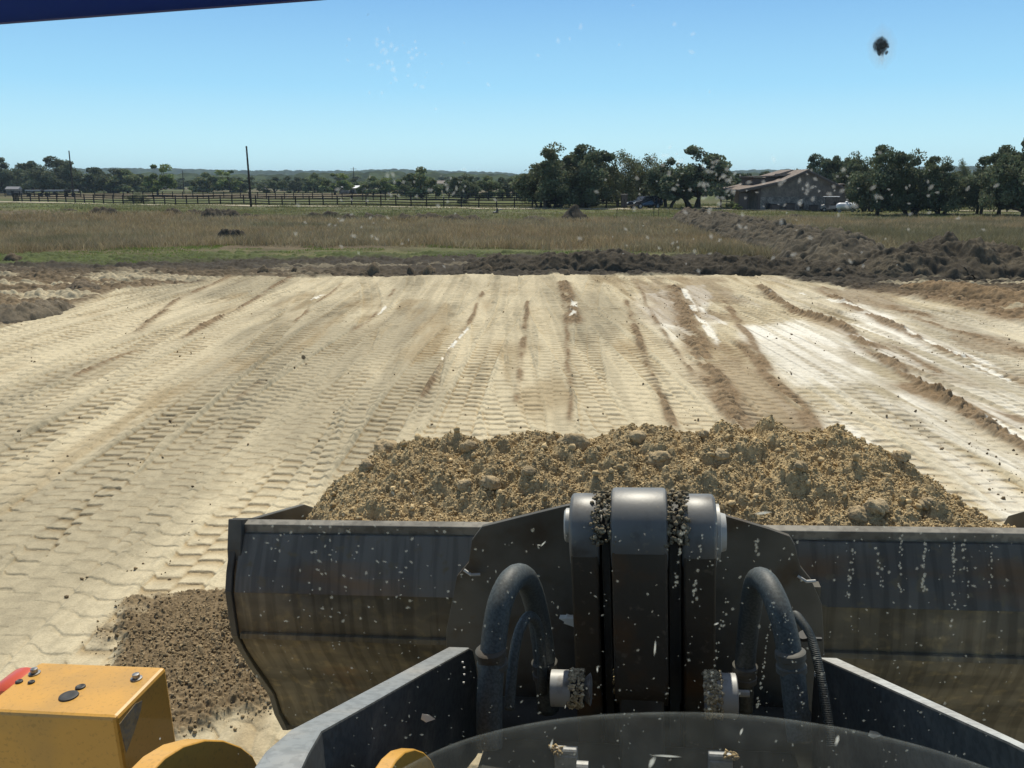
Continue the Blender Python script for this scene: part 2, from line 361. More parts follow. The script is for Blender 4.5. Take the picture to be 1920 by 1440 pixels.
    # ridges of loose soil left by the blade: photo line, half width, height, brownness
    ridges = [([(1050, 528), (1062, 600), (1066, 700), (1070, 780)], .07, .03, .5), ([(1058, 530), (1072, 575), (1075, 600)], .22, .13, .9),
              ([(1262, 535), (1290, 600), (1320, 680), (1375, 770), (1420, 800)], .30, .09, 1.0), ([(1195, 530), (1235, 610), (1270, 660), (1300, 700)], .08, .05, .5),
              ([(1175, 560), (1200, 640), (1230, 720), (1262, 790)], .10, .05, .8), ([(905, 545), (880, 600), (830, 680), (790, 740)], .07, .05, .8),
              ([(990, 560), (982, 640), (965, 740)], .08, .05, .75), ([(1425, 535), (1500, 585), (1570, 610), (1640, 660), (1790, 760), (1920, 842)], .20, .12, 1.0),
              ([(1540, 540), (1650, 600), (1740, 640), (1810, 668)], .20, .10, .95), ([(1390, 640), (1440, 700), (1500, 760), (1530, 800)], .17, .05, .8),
              ([(1360, 560), (1385, 600), (1440, 690)], .12, .04, .85), ([(430, 515), (330, 560), (260, 620)], .12, .06, .6), ([(545, 515), (440, 580), (350, 630)], .12, .07, .75),
              ([(640, 530), (600, 560), (555, 600)], .06, .04, .5), ([(740, 540), (690, 600), (660, 620)], .06, .04, .6), ([(250, 660), (200, 680), (150, 700)], .10, .06, .7),
              ([(480, 720), (440, 750), (415, 765)], .08, .05, .6), ([(1740, 545), (1820, 570), (1920, 600)], .7, .28, 1.0), ([(1680, 570), (1800, 620), (1920, 660)], .3, .06, .8),
              ([(1640, 640), (1720, 680), (1800, 715)], .35, .03, .9), ([(1700, 720), (1800, 760), (1900, 790)], .35, .03, .9)]
    for pts, hw, hh, br in ridges:
        yr = [G(*p)[1] for p in pts]; y0, y1 = min(yr), max(yr)
        cx = poly_x(pts, ys) + .10 * (fbm(ys * .8, ys * 0 + hw * 9, 3, 7) - .5)
        ii = np.nonzero((np.abs(X - cx[:, None]) < hw * 2.8) & (Y > y0 - .7) & (Y < y1 + .6))
        if not len(ii[0]): continue
        x, y = X[ii], Y[ii]; t = (x - cx[ii[0]]) / (hw * (.7 + .6 * fbm(y * .7, y * 0 + 3, 3, 6)))
        cl, ct = clods(x, y, .17, 100, .8); cl2, ct2 = clods(x, y, .06, 110, .8)
        m = np.exp(-t * t * 1.4) * sm(y0 - .6, y0 + .3, y) * (1 - sm(y1 - .3, y1 + .5, y)) * (.2 + 1.2 * sm(.22, .7, fbm(x * 4, y * .9, 3, 15)))
        Z[ii] += m * (hh * .45 + (cl + cl2) * .6 * min(1, hh * 9))
        C[ii] = lerp(C[ii], BROWN * (.75 + .5 * ct2)[..., None], np.clip(m * 1.6 * br, 0, 1)[..., None] * .92)
    # crisp white streaks cut to the limestone
    for pts, hw in (([(875, 615), (850, 645), (832, 670)], .07), ([(1077, 560), (1075, 580), (1073, 596)], .09), ([(605, 548), (585, 558)], .08), ([(725, 570), (710, 585)], .05),
                    ([(1282, 540), (1310, 590), (1345, 640)], .10), ([(1700, 618), (1760, 645), (1830, 678), (1920, 720)], .07), ([(1500, 545), (1600, 570), (1650, 580)], .10),
                    ([(250, 965), (215, 990), (185, 1015)], .03), ([(1850, 780), (1920, 822)], .12)):
        yr = [G(*p)[1] for p in pts]; cx = poly_x(pts, ys)
        ii = np.nonzero((np.abs(X - cx[:, None]) < hw * 1.3) & (Y > min(yr) - .2) & (Y < max(yr) + .2)); x, y = X[ii], Y[ii]; t = (x - cx[ii[0]]) / hw
        m = sm(1.2, .7, np.abs(t)) * sm(min(yr) - .1, min(yr) + .1, y) * (1 - sm(max(yr) - .1, max(yr) + .1, y)) * sm(.3, .42, vn(x * 4, y * 2, 18))
        C[ii] = lerp(C[ii], WHITE, m[..., None]); Z[ii] -= m * .015
    # spilled soil in front of the machine
    sx, sy = X + 2.22, Y - 5.95
    spill = sm(1.12, .88, np.hypot((sx + .30 * sy) / .86, sy / .98) + (fbm(X * 2.2, Y * 2.2, 4, 44) - .5) * .9)
    ii = np.nonzero(spill > .001); x, y, p = X[ii], Y[ii], spill[ii]
    a1, t1 = clods(x, y, .11, 200, .7); a2, t2 = clods(x, y, .035, 210, .9)
    Z[ii] = Z[ii] * (1 - .5 * p) + p * (.02 + a1 * .55 * sm(.4, .6, fbm(x * 3, y * 3, 2, 46)) + a2 * .9)
    C[ii] = lerp(C[ii], (np.array([.205, .152, .088]) * (.7 + .6 * t2)[..., None]), p[..., None])
    # outside the pad: rough torn soil
    ii = np.nonzero(ins < .999); x, y, q = X[ii], Y[ii], ins[ii]
    o1, q1 = clods(x, y, .55, 300, .6); o2, q2 = clods(x, y, .18, 310, .7)
    rough = (fbm(x * .35, y * .9, 5, 41) - .45) * .38 + o1 * .35 + o2 * .6
    leftsoil = np.array([.20, .150, .092]); oc = lerp(DARK * np.ones(3), leftsoil, (sm(-1, -9, x) * sm(37, 30, y))[..., None])
    oc = lerp(oc, BROWN * np.ones(3), (sm(9, 13, x) * sm(31, 26, y))[..., None])
    pale = sm(.54, .62, fbm(x * .35, y * 1.3, 5, 47)) * (sm(37, 31, y) * sm(-6.5, -9.5, x) + .9 * sm(12, 14, x) * sm(33, 30, y) + .35 * sm(38.5, 37.5, y) * sm(35.8, 36.6, y) * sm(-12, -9, x) * sm(3, 0, x)); oc = lerp(oc, SAND * .85, (pale * .85)[..., None])
    oc = oc * (.7 + .55 * q2)[..., None]
    Z[ii] = Z[ii] * q + (1 - q) * (rough - .05); C[ii] = lerp(oc, C[ii], q[..., None])
    return Z, C, ins
rows = [3.1]
while rows[-1] < 44:
    d = rows[-1]; rows.append(d + (min(.036, max(.0085, d * d / 7600)) if d < 34 else .10))
ys = np.array(rows, np.float32); us = np.linspace(-.80, .82, 1560)
GX, GY = (us[None, :] * (ys[:, None] + .6)).astype(np.float32), np.repeat(ys[:, None], len(us), 1)
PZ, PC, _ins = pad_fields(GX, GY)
# meadow edge: grass comes in beyond the dark strip
def edge_y(X): return np.interp(X, [-30, -20, -14, -8, 0, 6, 12, 25], [37, 38, 39.5, 41.5, 42, 42, 44, 46])
gg = sm(-1.0, 1.5, GY - edge_y(GX) + (fbm(GX * .5, GY * .5, 3, 88) - .5) * 3)
PC = lerp(PC, GREEN * (.7 + .7 * fbm(GX * 2, GY * 2, 3, 89))[..., None], (gg * .6)[..., None])
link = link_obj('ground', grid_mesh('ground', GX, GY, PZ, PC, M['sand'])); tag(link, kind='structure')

# the wider land: one sheet to the horizon
rx = np.concatenate([-np.geomspace(6000, 60, 60), np.linspace(-58, 58, 233), np.geomspace(60, 6000, 60)])
ry = np.concatenate([np.linspace(-60, 0, 25)[:-1], np.linspace(0, 34, 69)[:-1], np.linspace(34, 100, 200)[:-1], np.linspace(100, 200, 120)[:-1], np.geomspace(200, 9000, 90)])
FX, FY = np.meshgrid(rx, ry)
FZ = (fbm(FX * .05, FY * .05, 3, 61) - .5) * .5 * sm(36, 60, FY) + (fbm(FX * .4, FY * .4, 3, 62) - .5) * .15
FZ = FZ * sm(700, 200, FY) - .35 * sm(43, 41, FY)
kn = np.exp(-(((FX + 46) / 15) ** 2 + ((FY - 88) / 12) ** 2)); FZ = FZ + 1.0 * kn
def field_col(X, Y):
    n = fbm(X * .09, Y * .09, 4, 63); n2 = fbm(X * .03, Y * .25, 4, 64)
    dry = np.array([.155, .125, .078]); lawn = np.array([.135, .155, .055]); olive = np.array([.125, .125, .062])
    c = lerp(dry, olive, sm(.42, .6, n)[..., None])
    c = lerp(c, lerp(lawn, olive, sm(.4, .62, n2)[..., None]), (sm(78, 92, Y + (n - .5) * 24))[..., None])
    c = lerp(c, lawn * 1.05, (kn * sm(.3, .6, n))[..., None] if X.shape == kn.shape else 0)
    far = lerp(np.array([.17, .14, .085]), np.array([.11, .13, .05]), sm(.42, .58, fbm(X * .012, Y * .012, 3, 66))[..., None])
    c = lerp(c, far, sm(160, 210, Y)[..., None])
    c = lerp(SAND * np.ones(3), c, sm(20, 40, Y)[..., None])
    gr = sm(47, 42, np.abs(Y - edge_y(X)) + 40 + 6 * (n2 - .5)) * sm(30, 37, Y)
    return lerp(c, GREEN * 1.25, (gr * .35)[..., None])
tag(link_obj('field', grid_mesh('field', FX, FY, FZ, field_col(FX, FY), M['field'])), kind='structure')
def fz(x, y):
    i = np.clip(np.searchsorted(ry, y), 1, len(ry) - 1); j = np.clip(np.searchsorted(rx, x), 1, len(rx) - 1)
    ty = (y - ry[i - 1]) / (ry[i] - ry[i - 1]); tx = (x - rx[j - 1]) / (rx[j] - rx[j - 1])
    return (FZ[i - 1, j - 1] * (1 - ty) * (1 - tx) + FZ[i, j - 1] * ty * (1 - tx) + FZ[i - 1, j] * (1 - ty) * tx + FZ[i, j] * ty * tx)

# gravel drive: a thin sheet that follows the ground
def ribbon(name, pts, m, lift=.05):
    V = []; Q = []
    P = []
    for (a, b) in zip(pts[:-1], pts[1:]):
        k = max(2, int(abs(b[0] - a[0]) / 3))
        for i in range(k): t = i / k; P.append([a[j] + (b[j] - a[j]) * t for j in range(3)])
    P.append(list(pts[-1]))
    for x, y, w in P:
        for s in (-1, -.33, .33, 1):
            wy = y + s * w / 2 + .25 * math.sin(x * .7 + s); V.append((x, wy, float(fz(x, wy)) + lift))
    for i in range(len(P) - 1):
        for j in range(3): Q.append((i * 4 + j, i * 4 + 4 + j, i * 4 + 5 + j, i * 4 + 1 + j))
    return link_obj(name, mesh_np(name, np.array(V), np.array(Q), None, m, True))
def Gx(px, d): return (px - 960) / F_PX * (d * cp + EYE * sp)     # world x of a photo column for something on the ground at distance d
tag(ribbon('driveway', [(Gx(-200, 170), 170, 4.5), (Gx(60, 158), 158, 4), (Gx(480, 134), 134, 3.5), (Gx(900, 121), 121, 3.5), (Gx(1180, 116), 116, 4.5), (Gx(1330, 113), 113.5, 6), (Gx(1420, 111), 110.5, 3), (Gx(1480, 111), 110, 2)], M['gravel']), kind='structure')
tag(ribbon('yard', [(Gx(1320, 121), 121, 5), (Gx(1395, 119), 119, 8)], M['gravel'], .07), kind='structure')
tag(ribbon('path', [(Gx(1780, 107), 107, 1.2), (Gx(1850, 105), 105, 2.5), (Gx(2050, 103), 103, 3)], M['gravel'], .07), kind='structure')
ORD = 'first second third fourth fifth sixth seventh eighth ninth tenth eleventh twelfth thirteenth fourteenth fifteenth sixteenth'.split()
def place_label(what, px, all_px, marks):
    """counts a thing from the last landmark on its left: marks = [(photo x, name)]"""
    m = max([k for k in marks if k[0] <= px], key=lambda k: k[0]); n = sorted(q for q in all_px if q >= m[0] and q <= px and not any(m[0] < k[0] <= q for k in marks))
    return what + ', ' + ORD[len(n) - 1] + ' one right of ' + m[1]
MARKS = [(-999, 'the picture edge'), (138, 'the tall slim pole'), (296, 'the rounded lone tree'), (471, 'the thick utility pole'), (664, 'the far crossarm pole'), (800, 'the tall bright tree'), (990, 'the big oak pair'), (1209, 'the parked car'), (1380, 'the porch'), (1505, 'the roof ridge'), (1645, 'the thick-trunked oak'), (1870, 'the tall oak')]
# ------------------------------------------------------------------ far wooded hills
def hill_strip(name, d0, d1, zfun, a0=-1.0, a1=.95, nx=1200, ny=26, seed=0, tint=(.045, .062, .030)):
    a = np.linspace(a0, a1, nx)[None, :]; d = np.linspace(d0, d1, ny)[:, None]
    X = a * d; Y = d + X * 0; t = (d - d0) / (d1 - d0) + X * 0
    top = zfun(a * F_PX + 960) / F_PX * d1 * cp + EYE
    Z = top * np.sin(np.clip(t * 1.25, 0, 1) * math.pi / 2) ** 1.2 - 6 * (t <= 0)
    b, tn = clods(X, Y, 17, seed, .95, .35, .7)
    Z = Z + b * .55 * (t > 0) + (fbm(X / 130, Y / 130, 3, seed) - .5) * 9 * t
    C = np.array(tint) * (.65 + .8 * tn)[..., None]
    return tag(link_obj(name, grid_mesh(name, X, Y, Z, C, M['hill'])), kind='structure')
hill_strip('hills', 1500, 2500, lambda px: np.interp(px, [-200, 60, 250, 420, 640, 760, 900, 980, 1100, 1350, 1500, 1600, 1750, 1920, 2100],
           [22, 24, 28, 24, 22, 25, 21, 17, 18, 23, 25, 24, 30, 30, 30]) - 6, seed=5, ny=40)
hill_strip('hills', 760, 1000, lambda px: np.interp(px, [-200, 0, 400, 700, 1000, 1350, 1920, 2100], [6, 7, 5, 8, 6, 7, 9, 9]), seed=9, nx=950, ny=14, tint=(.05, .065, .03))

# ------------------------------------------------------------------ soil mounds and berms
def berm(name, label, pts, res, group=None, tone=DARK, cs=.35, cat='soil mound', slant=0, warm=.25, seed=1, sun=0):
    """pts: (world x, world y, half width, height) along the crest"""
    P = np.array(pts, float); seg = np.hypot(np.diff(P[:, 0]), np.diff(P[:, 1])); s = np.concatenate([[0], np.cumsum(seg)])
    n = max(6, int(s[-1] / res)); S = np.linspace(0, s[-1], n)
    cx, cy, hw, hh = [np.interp(S, s, P[:, i]) for i in range(4)]
    k = max(3, int(n / 40)); ker = np.ones(k) / k
    if n > 60:
        def smo(a): return np.convolve(np.pad(a, (k, k), 'edge'), ker, 'same')[k:-k]
        cx, cy, hw, hh = map(smo, (cx, cy, hw, hh))
    tx, ty = np.gradient(cx), np.gradient(cy); l = np.hypot(tx, ty); nx_, ny_ = -ty / l, tx / l
    m = max(8, int(2 * hw.max() * 1.25 / res)); u = np.linspace(-1.25, 1.25, m)
    X = cx[None, :] + nx_[None, :] * hw[None, :] * u[:, None]; Y = cy[None, :] + ny_[None, :] * hw[None, :] * u[:, None]
    e = fbm(X * .8 / (cs * 2.5), Y * .8 / (cs * 2.5), 3, seed) - .5
    uu = np.abs(u[:, None] * 1.0 + e * .7)
    endt = np.minimum(1, np.minimum(S, s[-1] - S) / (hw * .9))[None, :]
    e2 = fbm(X / cs * .9, Y / cs * .9, 4, seed + 20) - .5
    prof = np.clip(1 - uu ** 1.7, 0, 1) * (1 + .40 * e2) * np.sqrt(np.clip(endt, 0, 1))
    a, q = clods(X, Y, cs, seed * 7, .8); b, q2 = clods(X, Y, cs * .4, seed * 7 + 40, .85); c_, q3 = clods(X, Y, cs * .16, seed * 7 + 80, .85)
    Z = hh[None, :] * prof * (.75 + .7 * (fbm(X / cs * .35, Y / cs * .35, 3, seed + 3) - .2)) + (a * .55 + b * .8 + c_) * np.clip(prof * 4, 0, 1)
    if slant: Z += (((S[None, :] * slant + u[:, None] * hw[None, :] * .9 + e * 1.2) % 1.0)) * .20 * np.clip(prof * 3, 0, 1)
    Z -= .12 * (prof <= 0.02)
    C = tone * (.62 + .55 * q + .35 * q2)[..., None]
    C = lerp(C, np.array([.145, .122, .085]) * (.7 + .6 * q2)[..., None], (warm * sm(.45, .6, fbm(X * .6 / cs * .4, Y * .6 / cs * .4, 4, seed + 8)))[..., None])
    Z = Z + fz(X, Y) * sm(44, 60, Y)
    ox, oy = float(cx.mean()), float(cy.mean())
    me = grid_mesh(name, X - ox, Y - oy, Z, C, M['soil']); o = link_obj(name, me); o.location = (ox, oy, 0)
    return tag(o, label, cat, group)
def at(px, d): return (Gx(px, d), d)
def bp(px, d, w, h): return (*at(px, d), w, h)
berm('soil_berm', 'long lumpy bank of dark topsoil along the back edge of the pad', [bp(865, 35.2, .7, .2), bp(930, 35.3, 1.0, .45), bp(1000, 35.6, 1.1, .5), bp(1060, 35.8, 1.3, .66), bp(1140, 35.8, 1.3, .7), bp(1200, 35.3, 1.2, .55), bp(1260, 35, 1.2, .5), bp(1330, 34.6, 1.2, .55), bp(1400, 34.2, 1.2, .6), bp(1470, 33.8, 1.2, .55), bp(1530, 33.4, 1.1, .45), bp(1640, 32.5, 1.0, .35)], .05, cs=.26, warm=.1, seed=3, cat='soil bank')
berm('soil_windrow', 'ragged windrow of grey soil running diagonally back through the dry weeds', [bp(1640, 34.5, 2.0, .85), bp(1590, 37, 2.2, 1.0), bp(1540, 41, 2.3, 1.05), bp(1480, 47, 2.3, 1.0), bp(1420, 54, 2.3, 1.0), bp(1370, 62, 2.2, .95), bp(1320, 72, 2.0, .9), bp(1290, 80, 1.7, .8)], .085, tone=np.array([.085, .074, .056]), cs=.34, slant=.9, warm=.35, seed=4, cat='soil bank')
berm('soil_mound', 'broad dark mound of dug soil at the right end of the pad', [bp(1600, 33.2, .8, .3), bp(1680, 33.6, 1.8, .85), bp(1740, 34, 2.3, 1.15), bp(1800, 34.2, 2.4, 1.3), bp(1860, 34, 2.4, 1.2), bp(1930, 33.4, 2.3, .95), bp(2010, 32.8, 2.2, .8), bp(2120, 32, 1.4, .4)], .06, tone=np.array([.068, .058, .043]), cs=.28, warm=.35, seed=6)
berm('soil_mound', 'low brown ridge of graded soil at the right rim of the pad', [bp(1690, 29.3, .4, .12), bp(1790, 28.0, .7, .30), bp(1880, 26, .7, .30), bp(1990, 24, .6, .26)], .05, tone=BROWN * .9, cs=.2, warm=.1, seed=8)
berm('soil_mound', 'tall ragged soil pile standing among the far weeds', [bp(1052, 84, .8, .4), bp(1068, 84.5, 1.3, 1.0), bp(1080, 84.5, 1.5, 1.25), bp(1092, 84.5, 1.2, .7), bp(1106, 84.5, .6, .3)], .12, cs=.5, warm=.2, seed=12)
berm('soil_mound', 'loaf-shaped heap of soil at the far end of the diagonal windrow', [bp(1262, 84, 1, .5), bp(1280, 84, 1.8, 1.2), bp(1292, 84, 1.8, 1.3), bp(1310, 83, 1.2, .7)], .12, tone=np.array([.095, .076, .058]), cs=.5, seed=13)
berm('soil_heap', 'grey lumpy heap beside the left rim of the pad', [bp(-60, 21.5, .6, .25), bp(0, 22.0, .8, .34), bp(50, 22.6, .7, .3), bp(110, 24.0, .5, .22), bp(135, 24.4, .3, .1)], .045, tone=np.array([.15, .125, .09]), cs=.3, seed=14)
berm('soil_heap', 'small pointed heap of earth left of the pad corner', [bp(120, 28.6, .3, .12), bp(150, 28.8, .6, .28), bp(185, 28.6, .3, .14)], .05, tone=np.array([.15, .12, .085]), cs=.25, seed=15)
# boulders of clay along the back edge
for i, (px, d, w, h) in enumerate([(432, 34.2, .5, .28), (495, 34.0, .55, .36), (552, 34.2, .35, .26), (700, 34.1, .62, .38), (770, 34.2, .35, .26), (806, 34.1, .6, .32), (1063, 33.0, .35, .28), (25, 39.5, .7, .35), (915, 34.6, .5, .3)]):
    berm('soil_lump', ['rounded clay lump on the back edge above the faint tracks, first from the left', 'wide domed clay lump on the back edge', 'narrow clay lump right of the wide domed one', 'broad clay lump midway along the back edge', 'small clay lump right of the broad one', 'flat clay lump near where the dark bank begins',
         'small brown lump at the head of the middle ridge', 'dark peaked lump at the edge of the green grass', 'dark lump at the left tip of the dark bank'][i],
         [bp(px - w * 22, d, w * .5, h * .7), bp(px, d, w * .6, h), bp(px + w * 22, d, w * .5, h * .7)], .045, tone=np.array([.12, .095, .065]), cs=.22, seed=20 + i, cat='soil lump', group='clay lumps along the back edge')
mounds = [(22, .7, .4), (70, .6, .4), (96, .5, .35), (127, 1.2, .5), (160, .8, .45), (195, 1.5, .7), (325, .9, .6), (366, 1.0, .5), (399, 1.0, .65), (430, 1.2, .55), (463, .7, .4), (483, .6, .45), (590, 1.0, .5), (620, 1.1, .55), (655, .9, .5), (692, .8, .55), (711, .7, .4), (760, 1.1, .6), (790, .9, .5), (810, 1.2, .5), (850, 1.3, .6), (885, .9, .45), (1000, 1.0, .3), (1017, .6, .35), (1395, .9, .4), (1490, 1.3, .4)]
m_src = None
for i, (px, w, h) in enumerate(mounds):
    d = 84 + 3 * math.sin(i * 2.1); x, y = at(px, d)
    if i % 5 == 0:
        m_src = berm('earth_pile', 'pile', [(x - w, y, .4, .3), (x - .3 * w, y, .7, .8), (x + .3 * w, y + .3, .8, .75), (x + w, y, .4, .3)], .10, cs=.42, seed=50 + i, cat='earth pile'); o = m_src; base_w, base_h = w, .8
        o.scale = (1, 1, h / .8)
    else:
        o = m_src.copy(); SC.collection.objects.link(o); o.location = (x, y, 0); o.rotation_euler = (0, 0, .4 * (i % 3 - 1)); o.scale = (w / base_w, 1, h / .8)
    o['group'] = 'dark earth piles in a row across the far weeds'; o['label'] = place_label('dark earth pile in the long far row', px, [q[0] for q in mounds], MARKS)
for i, (px, d) in enumerate([(425, 52.5), (446, 52)]):  # two lumps
    x, y = at(px, d); o = m_src.copy(); SC.collection.objects.link(o); o.location = (x, y, float(fz(x, y))); o.scale = (.5, .7, .8)
    o['group'] = 'twin dark lumps in the weeds'; o['label'] = ['dark lump in the dry weeds, further from the thick pole of the close pair', 'dark lump in the dry weeds, nearer the thick pole of the close pair'][i]

# ------------------------------------------------------------------ dry weeds and grass: nobody could count them
def blades(name, n, xf, yr, hr, wr, cols, keep, seed, lean=.5, label=None):
    r = np.random.default_rng(seed)
    y = yr[0] * (yr[1] / yr[0]) ** r.random(n); x = (r.random(n) * 2 - 1) * (y * xf + 3)
    k = r.random(n) < keep(x, y); x, y = x[k], y[k]; n = len(x)
    z = fz(x, y) - .05; z = np.where(y < 44, np.maximum(z, -.05), z)
    cl = fbm(x * .5, y * .5, 3, seed); h = (hr[0] + (hr[1] - hr[0]) * r.random(n)) * (.55 + .9 * cl); w = wr * (.6 + .8 * r.random(n)) * (y / 50)
    az = r.random(n) * 6.283; lx, ly = np.cos(az) * lean * h * r.random(n), np.sin(az) * lean * h * r.random(n)
    fa = (r.random(n) - .5) * 1.6; wx, wy = np.cos(fa) * w / 2, np.sin(fa) * w / 2
    V = np.zeros((n, 5, 3)); 
    V[:, 0] = np.stack([x - wx, y - wy, z], -1); V[:, 1] = np.stack([x + wx, y + wy, z], -1)
    V[:, 2] = np.stack([x + lx * .4 + wx * .8, y + ly * .4 + wy * .8, z + h * .55], -1); V[:, 3] = np.stack([x + lx * .4 - wx * .8, y + ly * .4 - wy * .8, z + h * .55], -1)
    V[:, 4] = np.stack([x + lx, y + ly, z + h], -1)
    b = np.arange(n)[:, None] * 5; Q = np.concatenate([b + [[0, 1, 2]], b + [[0, 2, 3]], b + [[3, 2, 4]]])
    c = np.array(cols)[r.integers(0, len(cols), n)]; pc = fbm(x * .12, y * .12, 3, seed + 5)[:, None]
    c = (c.mean(0) * .45 + c * .55) * (np.array([1.03, .98, .92]) if seed == 1 else 1); c = c * (.82 + .9 * fbm(x * .8, y * .8, 3, seed + 9)[:, None]) * (.8 + .4 * r.random((n, 1))); c = lerp(c, c * np.array([1.05, .99, .93]), sm(.5, .65, pc)); c = lerp(c, c * np.array([.7, .75, .7]), sm(.5, .35, pc))
    C = np.repeat(c[:, None, :], 5, 1)
    return tag(link_obj(name, mesh_np(name, V.reshape(-1, 3), Q, C, M['leaf'])), label, kind='stuff')
def windrow_x(y): return np.interp(y, [34, 37, 41, 47, 54, 62, 72, 84], [Gx(1640, 34), Gx(1590, 37), Gx(1540, 41), Gx(1480, 47), Gx(1420, 54), Gx(1370, 62), Gx(1320, 72), Gx(1285, 84)])
def weed_edge(x, y):
    ed = np.interp(x / y * F_PX + 960, [0, 200, 400, 600, 900, 1000, 1150, 1280, 1400, 1600, 1640, 1920], [43, 45, 48.5, 48, 48, 45.5, 42.5, 45, 41, 37.5, 39, 38.5])
    return sm(-1.2, 1.5, y - ed + (fbm(x * .4, y * .4, 3, 3) - .5) * 4)
def keep_weed(x, y):
    k = weed_edge(x, y) * sm(88, 78, y + (fbm(x * .15, y * .15, 3, 4) - .5) * 14)
    gapw = sm(1.6, 2.6, np.abs(x - windrow_x(y))) ; gapg = 1 - .9 * sm(.46, .56, fbm(x * .16 + 4, y * .10, 3, 8)) * sm(52, 46, y) * (x > 2)
    kn_ = 1 - sm(.35, .6, np.exp(-(((x + 46) / 15) ** 2 + ((y - 88) / 12) ** 2)))
    return k * gapw * gapg * kn_
DRYC = [(.26, .225, .15), (.22, .19, .12), (.30, .26, .18), (.18, .155, .10), (.23, .18, .12), (.15, .145, .08), (.38, .34, .25), (.16, .165, .08)]
blades('dry_weeds', 460000, .66, (36, 90), (.15, .60), .026, DRYC, keep_weed, 1, lean=1.1, label='dry weeds covering the field beyond the pad')
def keep_green(x, y):
    e = np.interp(x, [-30, -20, -14, -8, 0, 6, 12, 25], [37, 38, 39.5, 41.5, 42, 42, 44, 46]); n_ = fbm(x * .35, y * .5, 3, 12)
    return sm(-.8, .6, y - e + (n_ - .5) * 3) * (1 - weed_edge(x, y - 1.5)) * sm(.47, .58, n_) * sm(1.2, 2.4, np.abs(x - windrow_x(y)))
blades('green_grass', 90000, .62, (36, 50), (.06, .16), .035, [(.12, .19, .035), (.15, .21, .05), (.09, .15, .03), (.2, .2, .08)], keep_green, 2, lean=.8, label='short green grass at the edge of the weeds')
def keep_lawn(x, y): return .25 + .75 * sm(.4, .6, fbm(x * .1, y * .1, 3, 13)) * sm(76, 86, y)
blades('meadow_grass', 120000, .64, (78, 150), (.10, .26), .04, [(.16, .17, .06), (.2, .18, .09), (.13, .16, .05), (.24, .2, .12)], keep_lawn, 3, lean=.8, label='short meadow grass before the board fence')

# ------------------------------------------------------------------ trees
def crown_mesh(seed, n_leaf, w, h, base, blobs, leaf, tint, openness=0.0, spiky=False):
    """many leaf-sized faces gathered in clumps through an uneven crown; unit: metres"""
    r = np.random.default_rng(seed); cs = []
    lobes = [(0, 0, .95, .62)] + [(.36 * math.cos(q), .30 * math.sin(q), .55 + .42 * r.random(), .36 + .16 * r.random()) for q in np.arange(5) * 1.257 + r.random() * 6]
    for i in range(blobs):
        lx, ly, lh, lw = lobes[i % len(lobes)]; a = r.random() * 6.283; hh = r.random() ** .9; q = r.random() ** .55
        rad = lw * w / 2 * math.sqrt(max(.05, 1 - (.1 + .9 * hh) ** 2)) ; br = (.055 + .085 * r.random()) * w; top = base + (h - base) * lh
        cs.append((lx * w + math.cos(a) * rad * q, ly * w + math.sin(a) * rad * q, base + br * .5 + (top - base - br * 1.1) * hh, br))
    cs = np.array(cs); k = r.integers(0, blobs, n_leaf); d = r.normal(size=(n_leaf, 3)); d /= np.linalg.norm(d, axis=1)[:, None]
    rr = cs[k, 3] * (.30 + .85 * r.random(n_leaf) ** (.55)); c = cs[k, :3] + d * rr[:, None] * np.array([1.1, 1.1, .8])
    if openness: c += r.normal(size=(n_leaf, 3)) * openness
    tone = 1.45 * (.6 + .7 * r.random(blobs))[k] * (.7 + .6 * r.random(n_leaf))
    t1 = r.normal(size=(n_leaf, 3)); t1 /= np.linalg.norm(t1, axis=1)[:, None]; t2 = np.cross(t1, r.normal(size=(n_leaf, 3))); t2 /= np.linalg.norm(t2, axis=1)[:, None]
    s = leaf * (.6 + .9 * r.random(n_leaf))[:, None]
    V = np.stack([c - t1 * s, c + t2 * s * .6, c + t1 * s, c - t2 * s * .6], 1); b = np.arange(n_leaf)[:, None] * 4 + np.arange(4)
    hue = (.85 + .3 * r.random((n_leaf, 1))); C = np.array(tint) * tone[:, None] * np.concatenate([hue, np.ones_like(hue), .9 + 0 * hue], 1)
    me = mesh_np('crown', V.reshape(-1, 3), b, np.repeat(C[:, None, :], 4, 1), M['leaf']); return me, cs
def trunk_mesh(cs, h, base, r0, stems=1, lean=0.0, seed=0):
    rn = random.Random(seed); mb = MB()
    for s_ in range(stems):
        a = s_ / max(1, stems) * 6.28 + .5; ox, oy = (math.cos(a) * .5, math.sin(a) * .4) if stems > 1 else (0, 0); lx = lean + (math.cos(a) * .9 if stems > 1 else 0)
        top = (ox + lx, oy + math.sin(a) * (stems > 1) * .6, base + (h - base) * .45)
        pts = [(ox, oy, -.3), (ox + lx * .3, oy, base * .5), (ox + lx * .7, oy, base), top]
        mb.tube(pts, [r0 * 1.25, r0, r0 * .8, r0 * .35], 7)
        for c in cs[rn.sample(range(len(cs)), min(len(cs), 9 if stems == 1 else 4))]:
            st = (ox + lx * .6, oy, base * rn.uniform(.8, 1.2)); md = ((st[0] + c[0]) / 2, (st[1] + c[1]) / 2, (st[2] + c[2]) / 2 - .1 * h * .3)
            mb.tube([st, md, (c[0], c[1], c[2] + c[3] * .5)], [r0 * .45, r0 * .28, r0 * .08], 5, cap=False)
    return mb
ARCH = {}
